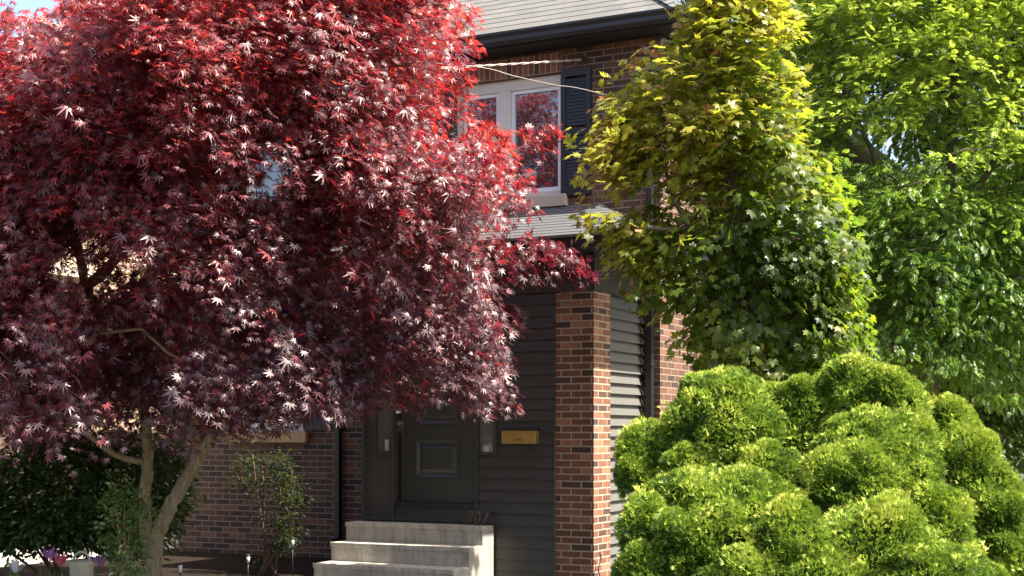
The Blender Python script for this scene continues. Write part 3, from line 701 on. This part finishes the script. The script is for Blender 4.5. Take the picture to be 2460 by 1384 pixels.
slope(b, (x1, y0_, zz), (x1, y1_, zz), (xm, y1_-3.9, zr), (xm, y0_+3.9, zr)); slope(b, (x0, y0_, zz), (x1, y0_, zz), (xm, y0_+3.9, zr), (xm, y0_+3.9, zr)); slope(b, (x0, y1_, zz), (x0, y0_, zz), (xm, y0_+3.9, zr), (xm, y1_-3.9, zr)); slope(b, (x1, y1_, zz), (x0, y1_, zz), (xm, y1_-3.9, zr), (xm, y1_-3.9, zr))
b.build('roof', M['shingle'], nb)
b = MB(); b.box(x1-.02, x1, y0_, y1_, zz-.18, zz-.004); b.box(x0, x1-.021, y0_, y0_+.02, zz-.18, zz-.004); b.box(NX+.003, x1-.021, y0_+.021, y1_, zz-.06, zz-.04); b.build('fascia', M['white'], nb)

# ------------------------------------------------------------------ cables on the facade
hook = aty(1404, 143, YM-.05)
cb = empty('service_cable', hook, 'pale twisted service cable ending high on the brick wall', 'cable')
a = np.array(hook); far = atd(-400, 195, 11.0); pts = []
for i in range(61):
    t = i/60; p = a*(1-t)+far*t; p = p-np.array([0, 0, 1])*.06*4*t*(1-t); pts.append(p)
for ph in (0, math.pi):
    b = MB(); q = []
    for i, p in enumerate(spline(pts, 5)):
        s_ = i*.55+ph; q.append(p+np.array([0, .0, .007])*math.sin(s_)+np.array([0, .007, 0])*math.cos(s_))
    b.tube(q, .0065, 5); b.build('strand', M['cable'], cb)
b = MB(); b.tube([a+(0, .045, .01), a+(0, -.02, .02), a+(0, -.05, 0), a+(0, -.03, -.03)], .012, 8); b.build('hook', M['iron'], cb)
a = np.array(aty(1240, 196, YM-1.0)); s0 = atd(1160, 163, 13.1); e_ = atd(1800, 330, 11.6)
b = MB(); b.tube(spline([atd(300, 60, 12.4), atd(800, 125, 12.8), atd(1000, 148, 13), s0, atd(1235, 183, 13.1), atd(1330, 204, 13.0), atd(1430, 222, 12.8), e_], 8), .0042, 5)
o = b.build('telephone_cable', M['cable']); tag(o, 'thin pale cable sagging across the upper window into the yellow green maple', 'cable')

# ================================================================== TREES
def trunk(parent, paths, mat, sides=14):
    b = MB()
    for P, r0_, r1_ in paths:
        sp = spline(P, 7); n = len(sp); sp = [p+np.array([rnd.gauss(0, .006), rnd.gauss(0, .006), 0]) for p in sp]
        b.tube(sp, [r0_+(r1_-r0_)*(i/(n-1))**.8 for i in range(n)], sides, wob=.09)
    return b.build('trunk', mat, parent)
# --- red Japanese maple
RD = 11.6
base = atd(362, 1040+1.47*F/RD, RD); base[2] = -.05
rm = empty('red_maple', (base[0], base[1], 0), 'large crimson and burgundy leaved maple with twin leaning trunks before the house', 'tree')
limbA = [base, atd(366, 1384, RD), atd(378, 1290, RD), atd(415, 1205, RD), atd(462, 1125, RD), atd(512, 1040, RD), atd(590, 920, RD+.2), atd(700, 760, RD+.3), atd(800, 560, RD+.3), atd(860, 330, RD+.2)]
base2 = base+np.array([-.1, .35, 0])
limbB = [base2, atd(352, 1300, RD+.35), atd(350, 1180, RD+.35), atd(355, 1080, RD+.35), atd(335, 950, RD+.3), atd(250, 780, RD+.2), atd(205, 680, RD+.1), atd(180, 560, RD), atd(140, 380, RD), atd(100, 100, RD)]
limbC = [atd(205, 690, RD+.1), atd(280, 620, RD), atd(330, 500, RD-.1), atd(420, 300, RD-.2), atd(470, 50, RD)]
limbD = [atd(345, 1110, RD+.35), atd(290, 1098, RD+.2), atd(250, 1075, RD+.05), atd(190, 1030, RD-.1), atd(60, 960, RD-.3), atd(-150, 800, RD-.4)]
limbE = [atd(480, 1095, RD), atd(470, 1040, RD-.1), atd(480, 930, RD-.4), atd(560, 760, RD-.8), atd(640, 500, RD-1)]
limbF = [atd(640, 845, RD+.25), atd(780, 780, RD-.2), atd(950, 730, RD-.6), atd(1150, 700, RD-.7)]
limbG = [atd(750, 660, RD+.3), atd(900, 560, RD+.1), atd(1080, 470, RD), atd(1250, 420, RD)]
limbH = [atd(310, 690, RD+.2), atd(360, 640, RD+.4), atd(380, 560, RD+.5), atd(520, 300, RD+.6)]
tr_paths = [(limbA, .074, .033), (limbB, .06, .028), (limbC, .05, .018), (limbD, .032, .012), (limbE, .045, .015), (limbF, .035, .012), (limbG, .035, .012), (limbH, .04, .012)]
trunk(rm, tr_paths, M['bark'])
poly = [(-520, 900), (-520, 180), (-300, 40), (0, 45), (120, 40), (200, -50), (330, -130), (850, -170), (1030, -120), (1080, -20), (1095, 80), (1090, 140), (1050, 195), (1030, 270), (1120, 320), (1230, 330), (1250, 400), (1240, 455), (1150, 500), (1110, 570),
        (1150, 620), (1180, 660), (1150, 720), (1190, 770), (1180, 840), (1205, 900), (1160, 925), (1040, 910), (900, 935), (700, 965), (560, 990), (420, 1005), (200, 1010), (0, 1010), (-300, 1010)]
holes = [(190, 600, 58, 42), (150, 660, 45, 40), (310, 610, 60, 35), (636, 410, 58, 82), (1000, 95, 10, 25), (560, 1010, 60, 30)]
lean = lambda x, y: .0017*(y-420)*np.clip((950-x)/450, 0, 1)-.45*np.clip((x-700)/300, 0, 1)
P1 = crown_points(poly, 1800, RD, 1.8, 21, holes, -.34, lean)
lowleft = [(-300, 380), (60, 400), (100, 500), (70, 720), (250, 720), (450, 700), (600, 800), (560, 960), (350, 1015), (-300, 1020)]
P1 = np.concatenate([P1, crown_points(lowleft, 330, RD+.3, 1.5, 23, holes, -.9, lean)])
upleft = [(-450, 150), (60, 110), (230, 50), (560, 20), (560, 450), (-400, 500)]
P1 = np.concatenate([P1, crown_points(upleft, 300, RD+.2, 1.4, 24, (), -.9, lean)])
backtop = [(250, 350), (250, -140), (850, -170), (1000, 0), (900, 300)]
P1 = np.concatenate([P1, crown_points(backtop, 260, RD+1.5, .9, 26, (), -.9)])
P2 = crown_points(poly, 500, RD-1.4, .35, 22, holes, -.1)
tips = [(1330, 325, 11.2), (1290, 345, 11.2), (1260, 320, 11.3), (1230, 390, 11.2), (1240, 450, 11.1), (1250, 480, 11.1), (1190, 310, 11.4), (1300, 620, 10.9), (1360, 625, 10.9), (1400, 650, 10.9), (1380, 640, 10.8), (1350, 610, 10.8), (1320, 640, 10.8), (1270, 650, 10.8), (1240, 640, 10.8), (1210, 640, 10.8), (1300, 590, 10.8), (1250, 610, 11.0), (1200, 600, 11.), (1290, 600, 10.9), (1230, 760, 11.0), (1240, 745, 11.),
        (1200, 870, 10.9), (1215, 940, 10.9), (1190, 800, 11.), (1130, 110, 11.5), (1120, 40, 11.6), (1120, 230, 11.5), (1190, 500, 11.3), (1180, 655, 11.), (1100, 940, 10.9), (1000, 930, 10.8), (1330, 650, 10.9), (1120, 280, 11.4), (1110, 180, 11.5), (-10, 1020, 11), (120, 1030, 11.2), (60, 1000, 11)]
P3 = np.array([atd(x, y, d) for x, y, d in tips for _ in range(2)]); P3 += rng.normal(0, .035, P3.shape)
Pm = np.concatenate([P1, P2]); ctr = atd(430, 620, RD)
branches('branches', [l for l, _, _ in tr_paths], np.concatenate([Pm, P3]), M['twig'], rm, rt=.0028, rmax=.03, seed=3)
pos, fwd, nr, idx = sprays(Pm, ctr, 66, .23, 31, up=.6, outw=.75, droop=.45)
p3, f3, n3, i3 = sprays(P3, ctr, 30, .13, 32, up=.6, outw=.7, droop=.35)
pos = np.concatenate([pos, p3]); fwd = np.concatenate([fwd, f3]); nr = np.concatenate([nr, n3])
tint = .38+.36*np.clip((pos[:, 2]-3.3)/2, -1, 1)+.30*vnoise(pos, 1.3, 4)+rng.normal(0, .17, len(pos)); tint += (rng.random(len(pos)) < .07)*.4  # redder young leaves on top; darker purple below also paints in crown shade
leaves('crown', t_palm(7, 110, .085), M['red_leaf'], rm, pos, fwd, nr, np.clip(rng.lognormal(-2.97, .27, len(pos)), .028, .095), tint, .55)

# --- yellow green maple
YD = 11.7
yb_ = atd(1790, 1200, YD); yb_[2] = -.05
ym = empty('yellow_green_maple', (yb_[0], yb_[1], 0), 'broad leaved maple with yellow green leaves and pinkish young tips at porch corner', 'tree')
tp_ = [([yb_, atd(1780, 1000, YD), atd(1790, 800, YD+.1), atd(1770, 560, YD), atd(1740, 300, YD), atd(1730, -50, YD)], .08, .025), ([atd(1787, 850, YD), atd(1720, 640, YD-.2), atd(1620, 480, YD-.3), atd(1560, 260, YD-.2)], .035, .012), ([atd(1785, 760, YD), atd(1860, 600, YD-.2), atd(1950, 480, YD-.3)], .035, .012), ([atd(1787, 900, YD), atd(1900, 780, YD-.3), atd(2000, 680, YD-.4)], .03, .012), ([atd(1765, 520, YD), atd(1640, 550, YD-.3), atd(1500, 545, YD-.5)], .03, .01)]
trunk(ym, tp_, M['bark_dark'])
poly = [(1680, -300), (1665, 0), (1640, 110), (1550, 130), (1510, 190), (1455, 250), (1450, 330), (1445, 410), (1530, 430), (1640, 440), (1670, 480), (1640, 530), (1490, 510), (1420, 515), (1470, 565), (1530, 610), (1600, 690), (1650, 790),
        (1700, 860), (1830, 890), (1950, 870), (2040, 790), (2060, 650), (2040, 520), (1970, 400), (1910, 330), (1900, 240), (1890, 100), (1880, -300)]
Py = crown_points(poly, 680, YD, .62, 41, [(1600, 480, 26, 40), (1650, 760, 30, 30)], -.12)
big_ = [((x-1780)*1.07+1780, (y-400)*1.06+400) for x, y in poly]
Py = np.concatenate([Py, crown_points(big_, 190, YD-.2, .65, 44, [(1600, 480, 26, 40)], .12),
    crown_points([(1690, 760), (2080, 760), (1990, 900), (1800, 925), (1700, 890)], 90, YD-.1, .5, 46, (), -.5)])
tips = [(1445, 240, 11.7), (1450, 400, 11.7), (1440, 360, 11.7), (1460, 300, 11.7), (1530, 130, 11.7), (1560, 120, 11.7), (1400, 500, 11.6), (1430, 530, 11.6), (1480, 620, 11.5), (1520, 660, 11.7), (1560, 720, 11.7), (1890, 310, 11.5), (1870, 340, 11.5), (1900, 350, 11.5), (1660, 60, 11.6), (1680, 30, 11.6), (1620, 740, 11.7), (1640, 820, 11.7)]
Pt = np.array([atd(x, y, d) for x, y, d in tips])
branches('branches', [l for l, _, _ in tp_], np.concatenate([Py, Pt]), M['twig'], ym, rt=.0035, rmax=.025, seed=5)
ctr = atd(1780, 480, YD)
pos, fwd, nr, idx = sprays(Py, ctr, 18, .21, 42, up=.7, outw=.6, droop=.45); p3, f3, n3, i3 = sprays(Pt, ctr, 14, .12, 43)
pos = np.concatenate([pos, p3]); fwd = np.concatenate([fwd, f3]); nr = np.concatenate([nr, n3])
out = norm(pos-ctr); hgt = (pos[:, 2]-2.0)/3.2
sunny = np.clip((out@sd)*.25+hgt*.55+(-(out@RV))*.12, -.3, .8)  # sunlight painted into the leaf tint: yellower toward sun, top and left
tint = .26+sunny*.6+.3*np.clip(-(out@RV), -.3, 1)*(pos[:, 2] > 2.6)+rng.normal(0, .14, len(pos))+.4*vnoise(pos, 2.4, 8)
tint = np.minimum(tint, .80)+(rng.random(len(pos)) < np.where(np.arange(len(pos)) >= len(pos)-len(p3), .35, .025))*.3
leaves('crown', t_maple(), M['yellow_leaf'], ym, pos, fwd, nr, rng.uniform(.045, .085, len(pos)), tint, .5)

# --- bright green feathery tree at the right
GD = 16.0
gb = atd(2230, 1300, GD); gb[2] = -.05
gt = empty('feathery_green_tree', (gb[0], gb[1], 0), 'tall bright green tree with feathery drooping sprays at the right edge', 'tree')
gp = [([gb, atd(2230, 1100, GD), atd(2240, 850, GD), atd(2260, 600, GD), atd(2290, 300, GD), atd(2300, -100, GD)], .13, .04), ([atd(2250, 700, GD), atd(2160, 520, GD-.2), atd(2080, 330, GD-.3), atd(2000, 150, GD)], .05, .015),
      ([atd(2240, 900, GD), atd(2120, 820, GD-.4), atd(2000, 760, GD-.6)], .04, .012), ([atd(2260, 560, GD), atd(2380, 400, GD-.3), atd(2470, 150, GD-.2)], .05, .015), ([atd(2245, 800, GD), atd(2400, 700, GD-.6), atd(2560, 600, GD-.8)], .045, .015)]
trunk(gt, gp, M['bark_dark'])
poly = [(1880, -400), (2900, -400), (2900, 950), (2460, 960), (2300, 930), (2150, 860), (1980, 880), (1860, 820), (1900, 600), (1880, 300), (1850, 100)]
gh = [(2105, 320, 42, 62), (2040, 385, 36, 20), (2290, 90, 22, 30), (2440, 240, 18, 60), (2440, 900, 60, 40), (2180, 150, 18, 20)]
Pg = crown_points(poly, 1800, GD, .95, 51, gh, -.36)
branches('branches', [l for l, _, _ in gp], Pg, M['bark_dark'], gt, rt=.0035, rmax=.035, seed=6)
ctr = atd(2300, 450, GD)
pos, fwd, nr, idx = sprays(Pg, ctr, 34, .34, 52, up=.9, outw=.3, droop=.35, flat=.10)
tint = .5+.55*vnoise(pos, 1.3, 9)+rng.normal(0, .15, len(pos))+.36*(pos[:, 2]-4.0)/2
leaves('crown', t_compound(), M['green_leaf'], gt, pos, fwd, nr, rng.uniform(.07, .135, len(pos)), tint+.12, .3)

# --- dark trees further back
def back_tree(name, label, px, depth, poly, n, per, Rr, mat, size, seed, cat='tree', dw=2.0, group=None, tmpl=None, holes=(), tintb=.45):
    bb_ = atd(px, 1100, depth); bb_[2] = -.05
    t = empty(name, (bb_[0], bb_[1], 0), label, cat, group)
    ys = [p[1] for p in poly]; top = min(ys)*.6+max(ys)*.4
    L = [bb_, atd(px+10, (1040+top)/2, depth), atd(px, top, depth)]
    trunk(t, [(L, .12, .04)], M['bark_dark'])
    P = crown_points(poly, n, depth, dw, seed, holes, -.4)
    branches('branches', [spline(L, 4)], P, M['bark_dark'], t, rt=.005, rmax=.05, seed=seed)
    pos, fwd, nr, idx = sprays(P, atd(px, (min(ys)+max(ys))/2, depth), per, Rr, seed+1)
    leaves('crown', tmpl or t_ellipse(), mat, t, pos, fwd, nr, rng.uniform(.7, 1.3, len(pos))*size, tintb+rng.normal(0, .2, len(pos))+.2*vnoise(pos, .9, seed), .3)
    return t
back_tree('background_tree', 'dark green leafy tree standing behind the feathery tree at the lower right', 2350, 20, [(1900, 450), (2100, 440), (2300, 380), (2500, 300), (2800, 300), (2850, 1060), (1830, 1060), (1830, 700)], 1500, 40, .5, M['far_leaf'], .13, 61)
back_tree('background_tree', 'tall dark tree rising behind the right end of the roof at the top', 2250, 25, [(1850, -300), (2350, -400), (2850, -400), (2850, 420), (2260, 440), (2160, 240), (2060, 240), (1990, 420), (1850, 500)], 1250, 36, .6, M['far_leaf'], .17, 63, tintb=.35)
back_tree('background_tree', 'dense dark tree behind the driveway left of the house', 300, 27, [(100, 850), (300, 800), (520, 850), (560, 1100), (60, 1100)], 160, 30, .5, M['far_leaf'], .16, 65)

# ------------------------------------------------------------------ shrubs
def shrub(name, label, polyc, n, per, Rr, depth, dw, mat, size, seed, cat='shrub', tintb=.4, tmpl=None, stems=5, px=None, gap=-.5):
    xs = [p[0] for p in polyc]; px = px or sum(xs)/len(xs); bb_ = atd(px, 1300, depth); bb_[2] = 0
    t = empty(name, bb_, label, cat)
    P = crown_points(polyc, n, depth, dw, seed, (), gap); P = P[P[:, 2] > .03]
    L = []
    for i in range(stems):
        q = P[rnd.randrange(len(P))]; L.append(spline([bb_+np.array([rnd.uniform(-.08, .08), rnd.uniform(-.08, .08), -.02]), (bb_+q)/2+np.array([0, 0, .08]), q], 4))
    b = MB()
    for l in L: b.tube(l, [.016-.011*i/(len(l)-1) for i in range(len(l))], 6)
    b.build('stems', M['twig'], t)
    branches('branches', L, P, M['twig'], t, rt=.002, rmax=.012, seed=seed)
    pos, fwd, nr, idx = sprays(P, bb_+np.array([0, 0, .5]), per, Rr, seed+1, flat=.4)
    k = pos[:, 2] > .01; pos, fwd, nr = pos[k], fwd[k], nr[k]
    leaves('foliage', tmpl or t_ellipse(), mat, t, pos, fwd, nr, rng.uniform(.7, 1.3, len(pos))*size, tintb+rng.normal(0, .2, len(pos)), .3)
    return t
shrub('evergreen_shrub', 'dark glossy evergreen shrub behind the left maple trunk', [(-300, 1060), (0, 1090), (150, 1030), (300, 1050), (440, 1060), (450, 1180), (380, 1310), (120, 1305), (0, 1298), (-300, 1310)], 800, 40, .17, 13.3, .7, M['dark_leaf'], .065, 71, px=150)
shrub('leafy_shrub', 'smaller mid green shrub close around the base of the maple trunk', [(270, 1180), (310, 1150), (350, 1190), (345, 1260), (320, 1400), (285, 1400), (265, 1270)], 48, 28, .13, 11.0, .15, M['dark_leaf'], .045, 73, tintb=.75, px=305)
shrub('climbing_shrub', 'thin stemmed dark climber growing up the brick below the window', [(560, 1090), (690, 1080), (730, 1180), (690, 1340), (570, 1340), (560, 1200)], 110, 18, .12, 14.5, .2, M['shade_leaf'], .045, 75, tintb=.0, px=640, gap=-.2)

# --- cedars: many domed lobes, each clothed in upright fronds
def cedar(name, label, lobes, seed, px):
    r = np.random.default_rng(seed); bb_ = atd(px, 1500, 10.2); bb_[2] = 0
    t = empty(name, bb_, label, 'shrub')
    big = list(lobes); lobes = list(lobes)
    for (x, y, rx, ry, d) in big:
        for q in range(5):
            a_ = r.uniform(-.3, math.pi+.3); k = r.uniform(.28, .42)
            lobes.append((x+math.cos(a_)*rx*.72, y-math.sin(a_)*ry*.72, rx*k, ry*k*1.15, d-r.uniform(-.3, .8)*rx*d/F*.7))
    b = MB(); core = MB(); A = []; Fw = []; Nn = []; Tt = []
    for (x, y, rx, ry, d) in lobes:
        c_ = atd(x, y, d); s_ = d/F; a, h = rx*s_*.93, ry*s_*.91; c_ = np.array(c_)
        if len(A) < len(big): b.tube(spline([bb_+r.normal(0, .05, 3)*(1, 1, 0), (bb_+c_)/2+(0, 0, .05), c_], 4), [.03-.02*i/8 for i in range(9)], 6)
        # inner mass of dead twigs
        nu, nv = 14, 9
        for i in range(nu):
            for j in range(nv):
                q = []
                for (ii, jj) in ((i, j), (i+1, j), (i+1, j+1), (i, j+1)):
                    th, ph = 2*math.pi*ii/nu, math.pi*jj/nv-math.pi/2; k = .68
                    q.append(c_+np.array([a*k*math.cos(ph)*math.cos(th), a*k*math.cos(ph)*math.sin(th), h*k*math.sin(ph)]))
                core.quad(q, smooth=True)
        n = int(62000*a*h+300)
        u = norm(r.normal(0, 1, (n, 3))); u = u[u[:, 2] > -.75]; n = len(u)
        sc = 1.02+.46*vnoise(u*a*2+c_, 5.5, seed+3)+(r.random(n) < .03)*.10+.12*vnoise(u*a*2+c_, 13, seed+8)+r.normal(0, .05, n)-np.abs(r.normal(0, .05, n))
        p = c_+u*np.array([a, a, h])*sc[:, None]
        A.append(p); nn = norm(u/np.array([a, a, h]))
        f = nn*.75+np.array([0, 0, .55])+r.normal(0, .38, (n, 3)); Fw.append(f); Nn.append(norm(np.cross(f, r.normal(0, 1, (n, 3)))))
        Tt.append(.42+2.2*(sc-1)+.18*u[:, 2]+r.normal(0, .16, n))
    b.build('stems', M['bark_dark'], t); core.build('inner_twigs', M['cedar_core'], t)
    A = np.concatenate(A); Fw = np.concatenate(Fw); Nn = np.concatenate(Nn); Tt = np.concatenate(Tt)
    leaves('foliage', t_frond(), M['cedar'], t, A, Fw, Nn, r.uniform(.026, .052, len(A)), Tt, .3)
    return t
cedar('globe_cedar', 'bright green cedar beside the brick pier with small rounded lobes, leftmost of the cedars', [(1740, 1020, 128, 112, 10.4), (1690, 960, 60, 55, 10.5), (1560, 1085, 66, 72, 10.5), (1530, 1150, 45, 60, 10.4), (1655, 1125, 62, 52, 10.2), (1850, 1130, 85, 62, 10.1), (1730, 1210, 175, 82, 9.9),
      (1640, 1210, 90, 70, 9.8), (1830, 1235, 90, 70, 9.8), (1550, 1290, 62, 90, 9.6), (1648, 1042, 55, 55, 10.5), (1745, 1125, 62, 45, 10.3), (1905, 1065, 50, 52, 10.7), (1700, 1330, 140, 120, 9.6), (1560, 1400, 80, 90, 9.5), (1800, 1420, 130, 90, 9.4)], 81, 1690)
cedar('globe_cedar', 'tall bright green cedar with stacked domed lobes, middle of the cedars at right', [(2060, 945, 95, 78, 10.7), (2130, 980, 85, 80, 10.6), (1930, 990, 80, 70, 10.8), (1850, 975, 42, 42, 10.9), (2110, 1075, 135, 90, 10.3), (2000, 1080, 60, 70, 10.6), (2060, 1180, 130, 110, 10.), (2160, 1170, 105, 110, 10.),
      (2230, 1290, 105, 115, 9.8), (2110, 1330, 135, 115, 9.4), (2130, 1255, 60, 60, 9.45), (1900, 1310, 85, 90, 9.3), (1925, 1255, 42, 40, 9.3), (1970, 1400, 110, 70, 9.2), (2250, 1400, 150, 80, 9.3), (2330, 1400, 80, 60, 9.4)], 83, 2080)
cedar('globe_cedar', 'bright green cedar sloping down to the right edge, behind the tall middle one', [(2275, 1035, 66, 65, 10.9), (2310, 1110, 85, 85, 10.7), (2355, 1200, 90, 100, 10.6), (2400, 1290, 80, 100, 10.5), (2460, 1370, 90, 100, 10.4), (2330, 1290, 90, 100, 10.6)], 85, 2380)

# ------------------------------------------------------------------ flowers and small garden things
def flower(px, py, d, mat, label, seed, n=12, name='flower'):
    c_ = atd(px, py, d); g = np.array([c_[0], c_[1], 0]); r = np.random.default_rng(seed)
    t = empty(name, g, label, 'flower')
    b = MB(); b.tube(spline([g, (g+c_)/2+r.normal(0, .012, 3), c_], 4), .005, 6)
    s_ = b.build('stem', M['stem'], t)
    s_.data.attributes.new('tint', 'FLOAT', 'POINT')
    a = np.arange(n)*2.399; u = np.stack([np.cos(a), np.sin(a), np.linspace(1.0, 3.0, n)], 1)
    pos = np.repeat(c_[None], n, 0)+u*(.018, .018, .0)-(0, 0, .03)
    leaves('petals', t_ellipse(), mat, t, pos, u+r.normal(0, .15, u.shape), np.stack([-np.cos(a), -np.sin(a), .4*np.ones(n)], 1), r.uniform(.09, .12, n), r.random(n), .5)
    nl = 5; a = r.uniform(0, 6.28, nl); f = np.stack([np.cos(a)*.4, np.sin(a)*.4, np.ones(nl)], 1)
    leaves('leaves', t_ellipse(), M['stem'], t, np.repeat(g[None], nl, 0)+(0, 0, .03), f, np.stack([np.cos(a), np.sin(a), np.zeros(nl)], 1), r.uniform(.2, .3, nl), r.random(nl), .3)
flower(145, 1350, 11.8, M['petal_pink'], 'deep pink tulip left of the wicker basket', 1, 14)
flower(120, 1335, 12.0, M['petal_purple'], 'small mauve bloom just behind the pink tulip', 2, 9)
flower(238, 1352, 11.6, M['petal_purple'], 'violet purple bloom between the wicker basket and the maple trunk', 3, 14)
flower(38, 1368, 11.8, M['petal_white'], 'pale grey white bloom near the left edge', 4, 10)
bc = atd(196, 1400, 12.2)
bk = empty('garden_basket', (bc[0], bc[1], 0), 'weathered wicker basket with an arched handle between the flowers', 'basket')
zt_ = atd(196, 1347, 12.2)[2]
b = MB(); prof = [(.0, .005), (.085, .005)]+[(.085+.018*i/10+.004*(i % 2), .01+(zt_-.01)*i/10) for i in range(11)]+[(.092, zt_), (.08, .03), (0, .03)]
b.lathe((bc[0], bc[1], 0), prof, 20); b.build('body', M['basket'], bk)
b = MB(); b.tube([np.array([bc[0], bc[1], zt_-.02])+RV*.075*math.cos(t)+np.array([0, 0, .095])*math.sin(t) for t in np.linspace(0, math.pi, 13)], .011, 8); b.build('handle', M['basket'], bk)
def peg(px, py, d, label):
    c_ = atd(px, py, d); t = empty('solar_light', (c_[0], c_[1], 0), label, 'garden light', 'solar lights in the dark bed')
    b = MB(); b.tube([(c_[0], c_[1], -.02), (c_[0], c_[1], c_[2]-.05)], .006, 6); b.build('stake', M['iron'], t)
    b = MB(); b.lathe((c_[0], c_[1], c_[2]-.05), [(0, 0), (.015, .0), (.02, .07), (0, .07)], 12); b.build('lens', M['lamp_plastic'], t)
    b = MB(); b.lathe((c_[0], c_[1], c_[2]+.021), [(0, 0), (.026, 0), (.02, .012), (0, .018)], 12); b.build('cap', M['iron'], t)
peg(433, 1362, 12.6, 'small pale solar light just right of the maple trunk'); peg(596, 1340, 13.8, 'small pale solar light at the foot of the climber'); peg(703, 1300, 14.3, 'small pale solar light against the brick near the steps')
# rusty iron ornament by the pier foot
oc = aty(1446, 1350, -.02); oc = np.array([XP1+.05, .02, 0])
t = empty('iron_ornament', oc, 'small black curled iron ornament at the foot of the brick pier', 'ornament')
zz0 = atx(1448, 1328, XP1+.05)[2]
b = MB(); b.tube([oc+np.array([.0, .03*math.sin(a*1.0), zz0*(a/9.4)]) for a in np.linspace(0, 9.4, 24)], .007, 6); b.build('rod', M['iron'], t)
b = MB(); b.lathe((oc[0], oc[1], 0), [(0, 0), (.045, 0), (.04, .012), (0, .014)], 14); b.build('base', M['iron'], t)
